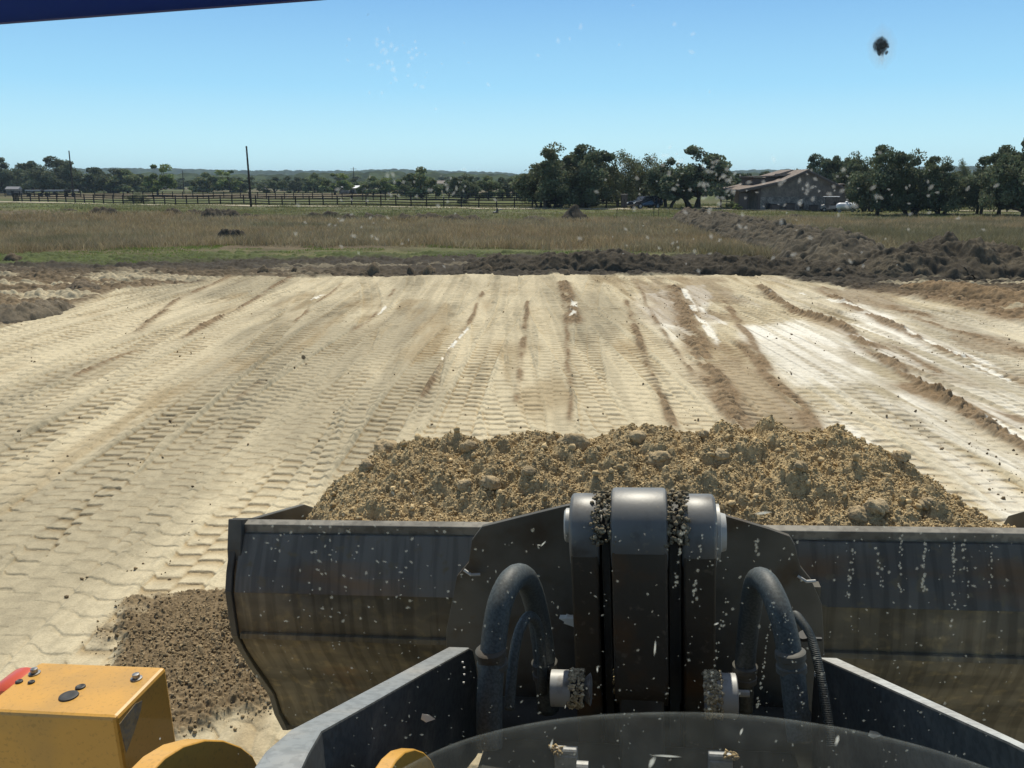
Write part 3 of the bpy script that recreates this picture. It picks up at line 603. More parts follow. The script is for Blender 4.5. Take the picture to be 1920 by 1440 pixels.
def arch(key, seed, n, w, h, base, blobs, leaf, tint, r0, stems=1, lean=0.0, openness=0.0):
    cm, cs = crown_mesh(seed, n, w, h, base, blobs, leaf, tint, openness); tr = trunk_mesh(cs, h, base, r0, stems, lean, seed)
    me = bpy.data.meshes.new('trunk'); me.from_pydata(tr.v, [], tr.f); me.materials.append(M['bark']); ARCH[key] = (cm, me, w, h)
OAK = (.085, .100, .062); LIT = (.13, .16, .06); OLV = (.125, .135, .08)
arch('oakA', 1, 17000, 8.0, 8, .8, 84, .15, OAK, .28); arch('oakB', 2, 17000, 7.5, 8, .5, 80, .15, (.100, .115, .068), .26, 3)
arch('oakC', 3, 13000, 7.0, 8, 1.3, 70, .15, (.095, .115, .075), .22, 4, .4); arch('open', 4, 8000, 6.5, 8, .9, 64, .12, OLV, .2, 3, .3, .25)
arch('farA', 5, 4500, 9.0, 8, .3, 34, .27, (.085, .105, .058), .25); arch('farB', 6, 4500, 8.5, 8, .5, 32, .27, (.110, .130, .065), .25); arch('farC', 7, 4200, 10, 8, .4, 34, .27, (.080, .095, .058), .3, 2)
arch('lit', 8, 3500, 7.0, 8, 1.1, 22, .26, LIT, .22)
def tree(name, key, px, base_px, top_px, width, rot, label, group=None, depth=None, cat='tree', dup_label=False):
    d = depth or EYE * F_PX / ((base_px - 343) * cp) ; x = Gx(px, d); h = (base_px - top_px) / F_PX * d * 1.0 if not depth else (343 - top_px) / F_PX * d + EYE
    w = width / F_PX * d; cm, tm, w0, h0 = ARCH[key]
    root = empty(name, (x, d, float(fz(x, d)) - .05), rot, (w / w0 * 1.30, w / w0 * 1.30, h / h0 * 1.05), label=label, cat=cat, group=group)
    link_obj('trunk', tm, root); link_obj('crown', cm, root); return root
near = [('oak_tree', 'oakB', 1040, 389, 274, 100, .3, 'tallest broad dark oak behind the board fence, left half of the big pair'),
        ('oak_tree', 'oakA', 1092, 390, 278, 92, 1.9, 'full dark oak behind the board fence, right half of the big pair'),
        ('oak_tree', 'open', 1012, 388, 312, 48, 2.2, 'small thin oak at the left skirt of the big pair'),
        ('oak_tree', 'open', 1165, 388, 287, 68, .8, 'thin open-crowned tree between the big dark pair and the parked car'),
        ('oak_tree', 'open', 1218, 388, 294, 60, 2.9, 'sparse olive tree rising behind the parked car'),
        ('oak_tree', 'oakC', 1252, 391, 302, 62, .2, 'leaning tree with several slim stems just right of the parked car'),
        ('oak_tree', 'oakC', 1300, 391, 282, 108, 3.6, 'wide rounded tree on leaning stems over the driveway'),
        ('oak_tree', 'farB', 1352, 372, 335, 50, .9, 'low pale tree beyond the driveway'),
        ('oak_tree', 'oakA', 1522, 384, 293, 58, 2.0, 'dark tree over the right slope of the house roof'),
        ('oak_tree', 'oakB', 1490, 380, 318, 40, 2.6, 'short tree peeping over the roof ridge'),
        ('oak_tree', 'oakA', 1562, 384, 297, 44, .5, 'narrow dark tree behind the right roof corner'),
        ('oak_tree', 'oakB', 1596, 386, 290, 56, 4.0, 'dark upright tree behind the white tank'),
        ('oak_tree', 'oakA', 1645, 401, 277, 84, 1.2, 'tall dark live oak right of the house with a thick trunk'),
        ('oak_tree', 'oakC', 1672, 395, 310, 56, 5.2, 'shorter oak filling the gap between the two tall dark oaks'),
        ('oak_tree', 'oakB', 1708, 401, 285, 78, 2.3, 'second tall dark live oak right of the house'),
        ('oak_tree', 'oakB', 1762, 402, 300, 66, 3.3, 'mid-sized oak with spread stems by the iron fence'),
        ('oak_tree', 'farA', 1800, 385, 318, 60, 1.0, 'low oak behind the iron fence gate'),
        ('oak_tree', 'oakC', 1835, 402, 299, 62, 4.4, 'leaning oak beside the iron fence'),
        ('oak_tree', 'oakA', 1872, 403, 280, 80, .6, 'tall oak next to the outermost big oak'),
        ('oak_tree', 'oakA', 1918, 407, 260, 92, 2.7, 'tallest oak of all at the right margin, cut by the picture edge'),
        ('oak_tree', 'oakB', 1618, 390, 300, 50, 1.7, 'oak between the white tank and the thick-trunked oak'),
        ('oak_tree', 'farC', 1575, 380, 302, 60, 3.0, 'bushy oak closing the gap behind the golf cart'),
        ('oak_tree', 'farA', 1735, 385, 306, 70, 5.0, 'bushy oak behind the second tall live oak'),
        ('oak_tree', 'farC', 1130, 378, 318, 60, 1.1, 'lower rounded oak joining the big pair to the thin tree'),
        ('oak_tree', 'farA', 1200, 376, 325, 60, 4.1, 'low olive oak behind the parked car'),
        ('oak_tree', 'farC', 1068, 380, 296, 80, 2.5, 'dark mass of leaves filling the gap inside the big pair'),
        ('bare_tree', 'open', 1795, 388, 303, 26, .4, 'thin nearly bare treetop above the iron fence')]
for a in near: tree(*a, group='oaks around the house and driveway')
mid = [(8, 362, 299, 46, 'oakC'), (62, 362, 305, 52, 'farC'), (102, 363, 297, 62, 'oakA'), (128, 361, 303, 40, 'oakB'), (30, 361, 328, 50, 'farA'), (148, 361, 320, 46, 'farA'), (176, 361, 313, 50, 'farA'), (208, 362, 315, 56, 'farC'), (240, 362, 320, 60, 'farB'), (268, 361, 325, 40, 'farA'),
       (296, 366, 311, 48, 'lit'), (390, 361, 325, 44, 'farB'), (432, 361, 321, 42, 'lit'), (452, 360, 332, 36, 'farA'), (515, 361, 330, 44, 'farA'), (556, 360, 331, 34, 'farC'), (590, 361, 325, 38, 'farB'), (628, 364, 326, 46, 'lit'), (660, 362, 333, 38, 'farA'),
       (700, 366, 332, 46, 'farB'), (730, 366, 335, 38, 'lit'), (790, 371, 315, 52, 'farB'), (765, 366, 330, 40, 'farA'), (842, 368, 335, 40, 'farA'), (872, 373, 327, 40, 'oakB'), (915, 372, 330, 48, 'farB'), (955, 371, 333, 38, 'farC'), (985, 372, 328, 34, 'farB'), (1140, 370, 322, 40, 'farA'), (1375, 368, 340, 26, 'lit'), (1420, 367, 335, 40, 'farA')]
ml_ = {0: 'tall dark tree cut by the left picture edge', 1: 'wide dark tree left of the tallest crown in the distant row', 2: 'tallest crown in the distant row, just left of the first utility pole', 3: 'dark tree right behind the first utility pole', 10: 'rounded brighter green tree standing alone before the distant row', 12: 'bright green tree left of the thick utility pole',
       21: 'tall bright tree midway between the thick pole and the big oaks', 24: 'dark bushy tree close behind the board fence', 28: 'low tree seen between the big oaks and the thin tree', 29: 'yellowish low tree left of the porch', 30: 'low tree seen above the porch roof'}
for i, (px, b, t, w, k) in enumerate(mid):
    tree('field_tree', k, px, b, t, w, i * 1.7, ml_.get(i) or place_label('pasture tree in the distant row', px, [q[0] for n_, q in enumerate(mid) if n_ not in ml_], MARKS), group='trees in the distant pasture row')
for i in range(46):
    px = -30 + i * 31 + 9 * math.sin(i * 5); d = 430 + 90 * math.sin(i * 2.3)
    tree('woodland_tree', ['farA', 'farC', 'farB'][i % 3], px, 0, 334 + 4 * math.sin(i * 3.1) - (6 if px < 260 else 0), 42 + 10 * math.sin(i), i * 2.1, place_label('hazy woodland tree before the hills', -30 + i * 31 + 9 * math.sin(i * 5), [-30 + q * 31 + 9 * math.sin(q * 5) for q in range(46)], MARKS), group='far woodland trees before the hills', depth=d)
for i in range(24):
    px = 1380 + i * 27; d = 170 + 40 * math.sin(i * 2.3)
    tree('woodland_tree', ['farA', 'farC', 'oakC'][i % 3], px, 0, 322 + 6 * math.sin(i * 3.1), 46, i * 2.1, place_label('rear oak behind the dark oaks', px, [1380 + q * 27 for q in range(24)], MARKS), group='background oaks behind the house', depth=d)
# low shrubs
def shrub(px, b, t, w, key, label): tree('shrub', key, px, b, t, w, px * .1, label, cat='shrub')
shrub(258, 379, 360, 32, 'open', 'thin grey-green shrub growing through the near board fence')
shrub(1372, 394, 378, 20, 'farB', 'rounded green shrub at the corner of the porch')
shrub(1384, 395, 384, 14, 'lit', 'small shrub against the porch post')
shrub(1098, 389, 372, 34, 'oakB', 'dense dark bush behind the fence under the big oaks')
shrub(868, 381, 371, 16, 'oakB', 'small dark bush against the board fence')
shrub(1256, 484, 473, 44, 'lit', 'low leafy green weed clump beside the diagonal windrow')

# ------------------------------------------------------------------ fences, poles
def board_fence(label, pts, rails, step, hgt, name='board_fence', r=.022):
    root = empty(name, (*pts[0], 0), label=label, cat='fence', group='dark board fences'); rm = [MB() for _ in rails]; last = None; P0 = np.array(pts[0])
    px = []
    for a, b in zip(pts[:-1], pts[1:]):
        a, b = np.array(a), np.array(b); n = max(1, int(round(np.linalg.norm(b - a) / step)))
        px += [a + (b - a) * i / n for i in range(n)]
    px.append(np.array(pts[-1])); post = MB().box(-.075, .075, -.075, .075, -.2, hgt + .08); pm = None
    for p in px:
        z = float(fz(*p))
        if pm is None: o = post.build('post', M['fence'], root); pm = o
        else: o = pm.copy(); SC.collection.objects.link(o); o.parent = root
        o.location = (p[0] - P0[0], p[1] - P0[1], z)
        if last is not None:
            q, zq = last; dx, dy = p - q; l = math.hypot(dx, dy); nx, ny = -dy / l * .02, dx / l * .02
            for m, zr in zip(rm, rails):
                vs = []
                for (e, ze) in ((q, zq), (p, z)):
                    for sx in (-1, 1):
                        for sz in (-1, 1): vs.append((e[0] - P0[0] + nx * sx + ny * 4, e[1] - P0[1] + ny * sx - .09, ze + zr + sz * .065))
                m.add(vs, [(0, 1, 3, 2), (4, 6, 7, 5), (0, 4, 5, 1), (2, 3, 7, 6), (1, 5, 7, 3), (0, 2, 6, 4)])
        last = (p, z)
    for m in rm: m.build('rail', M['fence'], root)
    return root
F1 = [(Gx(26, 165), 165), (Gx(250, 150), 150), (Gx(480, 139), 139), (Gx(800, 127), 127), (Gx(1172, 121), 121)]
board_fence('nearest dark four-rail board fence crossing the meadow', F1, (.25, .62, .99, 1.36), 2.45, 1.42)
board_fence('short return of the board fence at its far left corner', [(Gx(26, 165), 165.2), (Gx(35, 172), 172)], (.25, .62, .99, 1.36), 2.4, 1.42)
board_fence('second board fence behind the nearest one, ending near the first utility pole', [(Gx(-120, 235), 235), (Gx(152, 215), 215)], (.25, .62, .99, 1.36), 2.6, 1.42)
board_fence('third board fence far across the pasture behind the other two', [(Gx(178, 215), 215), (Gx(420, 205), 205), (Gx(700, 180), 180), (Gx(1160, 160), 160)], (.25, .62, .99, 1.36), 2.8, 1.42)
def stone_pillar(px, d, h, w, label):
    x = Gx(px, d); root = empty('gate_pillar', (x, d, float(fz(x, d))), label=label, cat='pillar', group='fence pillars')
    MB().box(-w / 2, w / 2, -w / 2, w / 2, -.2, h).build('shaft', M['trim'], root, bevel=.03); MB().box(-w * .6, w * .6, -w * .6, w * .6, h, h + .12).build('cap', M['stone'], root, bevel=.03)
stone_pillar(1021, 121.5, 1.7, .35, 'slim dark pillar in the board fence under the big oaks'); stone_pillar(1170, 119.5, 1.75, .8, 'stout dark pillar at the driveway end of the board fence')
def pole(px, d, top, r, label, arms=False):
    x = Gx(px, d); h = (343 - top) / F_PX * d * 1.0 + EYE; z = float(fz(x, d)); root = empty('utility_pole', (x, d, z), label=label, cat='utility pole', group='utility poles')
    tl = (-.12 if px == 471 else .1)
    MB().tube([(0, 0, -.3), (tl * .5, 0, h / 2), (tl, 0, h - z)], [r, r * .85, r * .65], 10).build('shaft', M['poleswood'], root, smooth='auto')
    i_ = MB()
    for k in range(2): i_.tube([(tl - .02, -.1, h - z - .25 - .5 * k), (tl - .02, -.32, h - z - .2 - .5 * k)], .045, 8)
    i_.build('insulator', M['grey'], root)
    if arms: MB().box(tl - 1.1, tl + 1.1, -.12, -.02, h - z - .7, h - z - .58).build('crossarm', M['poleswood'], root)
pole(471, 130, 278, .17, 'thick dark utility pole standing before the board fence'); pole(138, 222, 286, .19, 'tall slim pole between the two left board fences')
pole(345, 300, 321, .16, 'short far pole between the lone tree and the thick pole'); pole(664, 330, 315, .17, 'far pole with a crossarm right of the thick pole', True); pole(595, 330, 327, .15, 'faint far pole among the pasture trees')
# iron fence on the right
def iron_fence():
    a, b = (Gx(1660, 118), 118), (Gx(2010, 113), 113); root = empty('iron_fence', (*a, 0), label='black iron picket fence under the oaks right of the house', cat='fence')
    n = 9; pk = MB(); L_ = math.hypot(b[0] - a[0], b[1] - a[1])
    for i in range(n): MB().box(-.05, .05, -.05, .05, -.1, 1.55).build('post', M['fence'], root).location = ((b[0] - a[0]) * i / (n - 1), (b[1] - a[1]) * i / (n - 1), 0)
    for z in (.15, 1.35):
        m = MB(); m.tube([(0, 0, z), (b[0] - a[0], b[1] - a[1], z)], .025, 6); m.build('rail', M['fence'], root)
    k = int(L_ / .16)
    for i in range(k): x, y = (b[0] - a[0]) * i / k, (b[1] - a[1]) * i / k; pk.box(x - .012, x + .012, y - .012, y + .012, .1, 1.45)
    pk.build('pickets', M['fence'], root)
iron_fence()
# thin survey stakes
for i, (px, d, h, lab) in enumerate([(1156, 80, 1.7, 'thin stake with a pale foot in the weeds'), (1225, 82, 1.9, 'leftmost stake of the close pair in the weeds'), (1234, 82, 2.0, 'rightmost stake of the close pair in the weeds'), (1170, 105, 1.5, 'short stake on the green strip before the stout pillar'), (1361, 108, 1.7, 'upright rod on the grass before the driveway')]):
    x = Gx(px, d); z = float(fz(x, d)); o = MB().tube([(0, 0, -.1), (.03, 0, h)], .025, 6).box(-.05, .07, -.015, .015, h - .15, h + .02).build('survey_stake', M['poleswood']); o.location = (x, d, z); tag(o, lab, 'stake', 'survey stakes')
# small bird-like debris: low plough part lying on the meadow
x = Gx(933, 105); root = empty('debris_pile', (x, 105, float(fz(x, 105))), label='small dark scrap pile lying alone on the green meadow', cat='scrap pile')
MB().box(-.5, .1, -.2, .2, 0, .18).box(-.15, .05, -.1, .1, .15, .6).build('scrap', M['dark'], root, bevel=.04); MB().tube([(-.6, 0, .1), (0, .1, .3), (.5, 0, .45)], .05, 6).build('bar', M['grey'], root)

# ------------------------------------------------------------------ house (gable end faces the pad)
HD = 112.0
def hx(px): return Gx(px, HD) - Gx(1490, HD)
def hz(py): return EYE + (343 - py) / F_PX * HD
hroot = empty('house', (Gx(1490, HD), HD, 0), label='brown house with a porch and stepped gable roof, its shaded end wall towards the pad', cat='house')
def hpart(mb, name, m, parent=hroot, **k): return mb.build(name, m, parent, **k)
gable = [(hx(1420), -.2), (hx(1420), hz(351)), (hx(1462), hz(342)), (hx(1508), hz(322)), (hx(1582), hz(356)), (hx(1600), hz(358)), (hx(1600), -.2)]
hpart(MB().prism(gable, 0, 12, axis=1), 'wall', M['wall'])
hpart(MB().prism([(hx(1424), -.2), (hx(1424), hz(368)), (hx(1545), hz(368)), (hx(1545), -.2)], -.10, 0, axis=1), 'stone_base', M['stone'], bevel=.02)
def roof_slab(pts, y0, y1, th=.16):
    lo = [(a, b) for a, b in pts]; up = [(a, b + th) for a, b in pts][::-1]; return MB().prism(lo + up, y0, y1, axis=1)
rf = hpart(roof_slab([(hx(1381), hz(357)), (hx(1420), hz(350)), (hx(1462), hz(341)), (hx(1508), hz(321))], -.55, 12.5), 'roof', M['shingle'])
hpart(roof_slab([(hx(1508), hz(321)), (hx(1582), hz(355)), (hx(1604), hz(364))], -.55, 12.5), 'roof', M['shingle'])
hpart(roof_slab([(hx(1381), hz(357) - .18), (hx(1420), hz(350) - .18), (hx(1462), hz(341) - .18), (hx(1508), hz(321) - .18)], -.62, -.56, .2), 'fascia', M['trim'])
hpart(roof_slab([(hx(1508), hz(321) - .18), (hx(1582), hz(355) - .18), (hx(1604), hz(364) - .18)], -.62, -.56, .2), 'fascia', M['trim'])
dm = hpart(MB().box(hx(1425), hx(1480), 4, 10, hz(350), hz(333)), 'dormer', M['trim']); hpart(roof_slab([(hx(1421), hz(333)), (hx(1500), hz(330))], 3.6, 10.4, .15), 'dormer_roof', M['shingle'], dm)
hpart(MB().box(hx(1470), hx(1500), 2.5, 5, hz(330), hz(326)).prism([(hx(1466), hz(329)), (hx(1505), hz(318)), (hx(1510), hz(322)), (hx(1508), hz(330))], 5, 11, axis=1), 'ridge_roof', M['shingle'])
for a, b, y in ((1388, 1391, .2), (1401, 1404, .4), (1388, 1391, 5), (1388, 1391, 11)): hpart(MB().box(hx(a), hx(b), y, y + .22, -.1, hz(358)), 'porch_post', M['trim'])
hpart(MB().box(hx(1385), hx(1420), .1, 11.8, -.1, .12), 'porch_floor', M['stone']); hpart(MB().box(hx(1385), hx(1400), .15, .3, .12, hz(361)), 'porch_screen', M['trim'])
hpart(MB().box(hx(1419), hx(1424), -.13, 0, 0, hz(352)), 'corner_board', M['trim'])
for (a, b, t, bt) in ((1434, 1443, 379, 392), (1498, 1506, 379, 390)):
    w = hpart(MB().box(hx(a), hx(b), -.14, -.101, hz(bt), hz(t)), 'window_frame', M['trim']); hpart(MB().box(hx(a) + .06, hx(b) - .06, -.16, -.141, hz(bt) + .06, hz(t) - .06), 'pane', M['glass'], w)
hpart(roof_slab([(hx(1570), hz(349)), (hx(1596), hz(346)), (hx(1612), hz(356))], 3, 14, .12), 'side_roof', M['shingle'])
# dark low equipment along the wall
for px, w, h, lab in ((1448, .9, .8, 'low dark box beside the house wall near the porch'), (1476, 1.1, .9, 'dark utility cabinet midway along the house wall'), (1520, .9, .7, 'squat dark box against the house wall')):
    x = Gx(px, HD); r_ = empty('utility_box', (x, HD - .9, 0), label=lab, cat='utility box', group='boxes along the house wall')
    MB().box(-w / 2, w / 2, -.35, .35, 0, h).build('body', M['trim'], r_, bevel=.04); MB().box(-w * .55, w * .55, -.4, .4, h, h + .06).build('lid', M['dark'], r_, bevel=.02)
# propane tank
x = Gx(1586, 107); r_ = empty('propane_tank', (x, 107, float(fz(x, 107))), .1, label='white horizontal gas tank on short feet by the trees', cat='gas tank')
MB().lathe((-1.25, 0, .72), (1, 0, 0), [(0, .05), (.06, .22), (.2, .36), (.4, .41), (2.1, .41), (2.3, .36), (2.44, .22), (2.5, .05)], 20).build('tank', M['white'], r_, smooth='auto')
MB().lathe((0, 0, 1.1), (0, 0, 1), [(0, .16), (.16, .16), (.2, .1)], 12).build('valve_cover', M['white'], r_, smooth='auto')
for s_ in (-.8, .8): MB().box(s_ - .06, s_ + .06, -.3, .3, 0, .4).build('foot', M['grey'], r_)
# golf cart
x = Gx(1556, 109); r_ = empty('golf_cart', (x, 109, float(fz(x, 109))), -.15, label='golf cart with a pale flat roof parked at the house wall', cat='golf cart')
MB().prism([(-1.15, .3), (-1.15, .75), (-.75, .85), (-.6, .42), (-.1, .4), (-.05, .72), (.55, .72), (.6, .95), (1.1, .9), (1.15, .35)], -.55, .55, axis=1).build('body', M['grey'], r_, bevel=.03)
MB().box(-.85, .95, -.6, .6, 1.75, 1.82).build('roof', M['white'], r_, bevel=.03)
for a in (-.75, .85):
    for s_ in (-.5, .5): MB().tube([(a, s_, .8), (a * .95, s_, 1.75)], .025, 6).build('roof_post', M['dark'], r_)
MB().box(-.05, .5, -.5, .5, .74, .86).box(.42, .55, -.5, .5, .86, 1.2).build('seat', M['dark'], r_, bevel=.03)
for a in (-.8, .75):
    for s_ in (-.55, .55):
        w = MB().lathe((a, s_ - .09, .25), (0, 1, 0), [(0, .2), (.02, .25), (.16, .25), (.18, .2)], 16).build('wheel', M['tyre'], r_, smooth='auto'); MB().lathe((a, s_ - .1, .25), (0, 1, 0), [(0, .12), (.2, .12)], 12).build('rim', M['grey'], w)
# flat trailer with gear
x = Gx(1626, 107); r_ = empty('utility_trailer', (x, 107, float(fz(x, 107))), .05, label='dark flat trailer loaded with pipes behind the white tank', cat='trailer')
MB().box(-1.9, 1.9, -.8, .8, .45, .6).box(-1.9, 1.9, -.8, -.74, .6, .95).box(-1.9, 1.9, .74, .8, .6, .95).build('bed', M['dark'], r_, bevel=.02)
for i in range(5): MB().tube([(-2.1 + .2 * i, -.6 + .28 * i, .68 + .1 * (i % 2)), (1.6 + .1 * i, -.6 + .28 * i, .72 + .12 * (i % 3))], .05, 6).build('pipe', M['grey'], r_)
MB().tube([(1.9, -.5, .5), (2.9, 0, .5), (1.9, .5, .5)], .04, 6).build('drawbar', M['dark'], r_)
for s_ in (-.92, .92):
    w = MB().lathe((0, s_ - .1, .36), (0, 1, 0), [(0, .3), (.02, .36), (.18, .36), (.2, .3)], 18).build('wheel', M['tyre'], r_, smooth='auto'); MB().lathe((0, s_ - .11, .36), (0, 1, 0), [(0, .18), (.22, .18)], 12).build('rim', M['grey'], w)
# parked suv, nose to the left
x = Gx(1209, 117); car = empty('parked_car', (x, 117, float(fz(x, 117)) + .02), math.radians(208), label='dark blue sport utility car parked on the driveway under the trees', cat='car')
cs = [(2.25, .35), (2.3, .62), (2.2, .9), (1.15, 1.08), (.55, 1.58), (-1.6, 1.68), (-2.05, 1.5), (-2.25, 1.05), (-2.3, .6), (-2.2, .35)]
body = MB(); ws = {.35: .88, .62: .93, .9: .93, 1.08: .90, 1.58: .68, 1.68: .66, 1.5: .70, 1.05: .90, .6: .93}
vs = [(p[0], -ws[p[1]], p[1]) for p in cs] + [(p[0], ws[p[1]], p[1]) for p in cs]; n = len(cs)
body.add(vs, [tuple(range(n)), tuple(range(2 * n - 1, n - 1, -1))] + [(i, i + n, (i + 1) % n + n, (i + 1) % n) for i in range(n)])
body.build('body', M['car'], car, bevel=.07)
for s_ in (-1, 1):
    g = MB(); q = [(1.0, 1.1), (.52, 1.5), (-.45, 1.58), (-.45, 1.1)]; q2 = [(-.55, 1.1), (-.55, 1.58), (-1.5, 1.58), (-1.9, 1.15)]
    for poly in (q, q2):
        w = lambda z: .905 + (.70 - .905) * (z - 1.08) / .5
        g.add([(a, s_ * (w(z) + .012), z) for a, z in poly], [tuple(range(4))])
    g.build('side_window', M['glass'], car)
MB().add([(1.12, -.8, 1.115), (1.12, .8, 1.115), (.60, .62, 1.55), (.60, -.62, 1.55)], [(0, 1, 2, 3)]).build('windscreen', M['white'] if 0 else M['glass'], car)
for s_ in (-1, 1):
    MB().box(2.2, 2.31, s_ * .72 - .14, s_ * .72 + .14, .68, .84).build('headlight', M['white'], car, bevel=.02); MB().box(-2.32, -2.2, s_ * .78 - .08, s_ * .78 + .08, .8, 1.05).build('tail_light', M['red'], car, bevel=.02)
    for a in (1.4, -1.4):
        w = MB().lathe((a, s_ * .84 - .11, .36), (0, 1, 0), [(0, .3), (.02, .36), (.2, .36), (.22, .3)], 20).build('wheel', M['tyre'], car, smooth='auto'); MB().lathe((a, s_ * .84 - .12, .36), (0, 1, 0), [(0, .21), (.24, .21)], 14).build('rim', M['grey'], w)
# far buildings and odd pale things in the pasture
def shed(px, d, w, h, label, roofm='white', wallm='stone'):
    x = Gx(px, d); r_ = empty('barn', (x, d, 0), label=label, cat='barn', group='far sheds in the pasture')
    MB().box(-w / 2, w / 2, 0, w * .5, 0, h * .7).build('wall', M[wallm], r_)
    MB().prism([(-.3, h * .7), (w * .25, h), (w * .5 + .3, h * .7), (w * .25, h * .7 - .05)], -w * .54, w * .54, axis=0).build('roof', M[roofm], r_)
    MB().box(-w * .1, w * .1, -.05, 0, 0, h * .5).build('door', M['dark'], r_)
shed(24, 255, 3.6, 2.4, 'small pale-roofed shed under the trees at far left', 'grey'); shed(660, 285, 8, 2.6, 'low white-roofed shed beyond the fences near the middle pole')
shed(532, 520, 9, 4.2, 'tiny far house with a white roof right of the thick pole'); shed(835, 420, 14, 4.5, 'long cream barn far behind the pasture trees', 'stone'); shed(553, 600, 6, 3.5, 'tiny white shed beside the far house')
for i, (px, w) in enumerate(((70, 5.0), (110, 8.0), (135, 3.0))):
    x = Gx(px, 226); r_ = empty('stock_trailer', (x, 226, 0), label=['pale low trailer behind the left fence', 'long pale low trailer behind the left fence, beside the tall slim pole', 'short pale low trailer by the foot of the tall slim pole'][i], cat='trailer', group='pale trailers behind the left fence')
    MB().box(-w / 2, w / 2, -1, 1, 1.2, 1.7).build('box', M['grey'], r_, bevel=.1)
    for s_ in (-.3, .3): MB().lathe((s_ * w, -1.1, .5), (0, 1, 0), [(0, .5), (.25, .5)], 14).build('wheel', M['tyre'], r_)
# ------------------------------------------------------------------ THE WHEEL LOADER (everything in machine coordinates)
MM = Matrix(((MR[0], MF[0], MU[0], 0), (MR[1], MF[1], MU[1], 0), (MR[2], MF[2], MU[2], 0), (0, 0, 0, 1)))
loader = empty('wheel_loader', label='wheel loader with a raised grey bucket and yellow front frame, seen from its cab', cat='wheel loader')
loader.matrix_world = MM
CX = .134                                                  # the machine's centre line
BW = 1.765                                                 # half width of the bucket
def lp(pts, v): return [tuple(L(x, y, v)[[0, 2]]) for x, y in pts]   # silhouette at forward distance v -> (x, z)
# bucket shell: (forward, height) profile from the rear rim down the back and along the floor
prof = [(3.40, 2.022), (3.345, 1.94), (3.285, 1.84), (3.255, 1.76), (3.262, 1.56), (3.31, 1.46), (3.385, 1.34), (3.47, 1.21), (3.535, 1.10), (3.57, .98), (3.64, .86), (3.75, .80), (4.10, .77), (4.85, .80)]
def offset(p, d):
    out = []
    for i in range(len(p)):
        a, b = p[max(i - 1, 0)], p[min(i + 1, len(p) - 1)]; t = (b[0] - a[0], b[1] - a[1]); l = math.hypot(*t); out.append((p[i][0] - t[1] / l * d, p[i][1] + t[0] / l * d))
    return out
bucket = MB().prism(prof + offset(prof, .025)[::-1], CX - BW + .02, CX + BW - .02).build('bucket', M['dustysteel'], loader, smooth='auto')
side = [(3.385, 2.05), (3.34, 1.96), (3.272, 1.85), (3.24, 1.77), (3.246, 1.56), (3.30, 1.45), (3.37, 1.33), (3.455, 1.20), (3.52, 1.10), (3.553, .975), (3.62, .845), (3.74, .775), (4.88, .775), (4.90, .86), (4.62, 1.35), (4.30, 1.74), (4.10, 1.845), (3.55, 1.985)]
for x0 in (CX - BW - .012, CX + BW - .018):
    MB().prism(side, x0, x0 + .03).build('side_plate', M['steel'], bucket, bevel=.004)
for x0 in (CX - BW - .02, CX + BW - .045):
    MB().prism([(3.36, 2.055), (3.318, 1.93), (3.30, 1.80), (3.315, 1.80), (3.34, 1.92), (3.43, 2.03)], x0, x0 + .065).build('corner_gusset', M['steel'], bucket, bevel=.005)
MB().prism([(3.375, 1.985), (3.375, 2.024), (3.42, 2.032), (3.425, 1.99)], CX - BW + .02, CX + BW - .02).build('top_edge', M['edge'], bucket, bevel=.004)
MB().prism([(3.362, 1.985), (3.33, 1.93), (3.27, 1.83), (3.243, 1.765), (3.262, 1.772), (3.30, 1.84), (3.35, 1.93), (3.385, 1.985)], CX - BW + .03, CX + BW - .03).build('wear_band', M['band'], bucket, bevel=.003)
MB().prism([(3.262, 1.575), (3.245, 1.572), (3.243, 1.548), (3.266, 1.545)], CX - BW + .03, CX + BW - .03).build('weld_ledge', M['dustysteel'], bucket, bevel=.003)
MB().prism([(4.8, .77), (5.05, .765), (5.06, .78), (4.85, .81)], CX - BW, CX + BW).build('cutting_edge', M['steel'], bucket, bevel=.005)
# raised hitch plate behind the bosses
hp = lp([(838, 1180), (858, 1078), (880, 1052), (886, 1010), (905, 985), (985, 965), (1062, 946), (1100, 940), (1310, 950), (1350, 962), (1400, 977), (1440, 989), (1480, 1003), (1490, 1020), (1500, 1060), (1520, 1085), (1540, 1130), (1550, 1330), (838, 1330)], 3.21)
MB().prism(hp, 3.195, 3.22, axis=1).build('hitch_plate', M['steel'], bucket, bevel=.003)
hb = MB()
for xx in (-.52, -.30, .56, .78): hb.prism([(3.22, 1.0), (3.22, 1.93 if abs(xx - CX) < .5 else 1.86), (3.30, 1.86), (3.262, 1.60), (3.40, 1.33), (3.55, 1.02)], CX - .134 + xx, CX - .134 + xx + .025)
hb.build('hitch_rib', M['steel'], bucket)
hooks = MB()
for x, y in ((885, 1072), (1510, 1084)):
    c = L(x, y, 3.19); hooks.tube([(c[0] - .03, c[1] - .01, c[2] + .012), (c[0], c[1] - .02, c[2] - .004), (c[0] + .035, c[1] - .01, c[2] - .006)], .006, 6)
hooks.build('weld_bead', M['pin'], bucket)

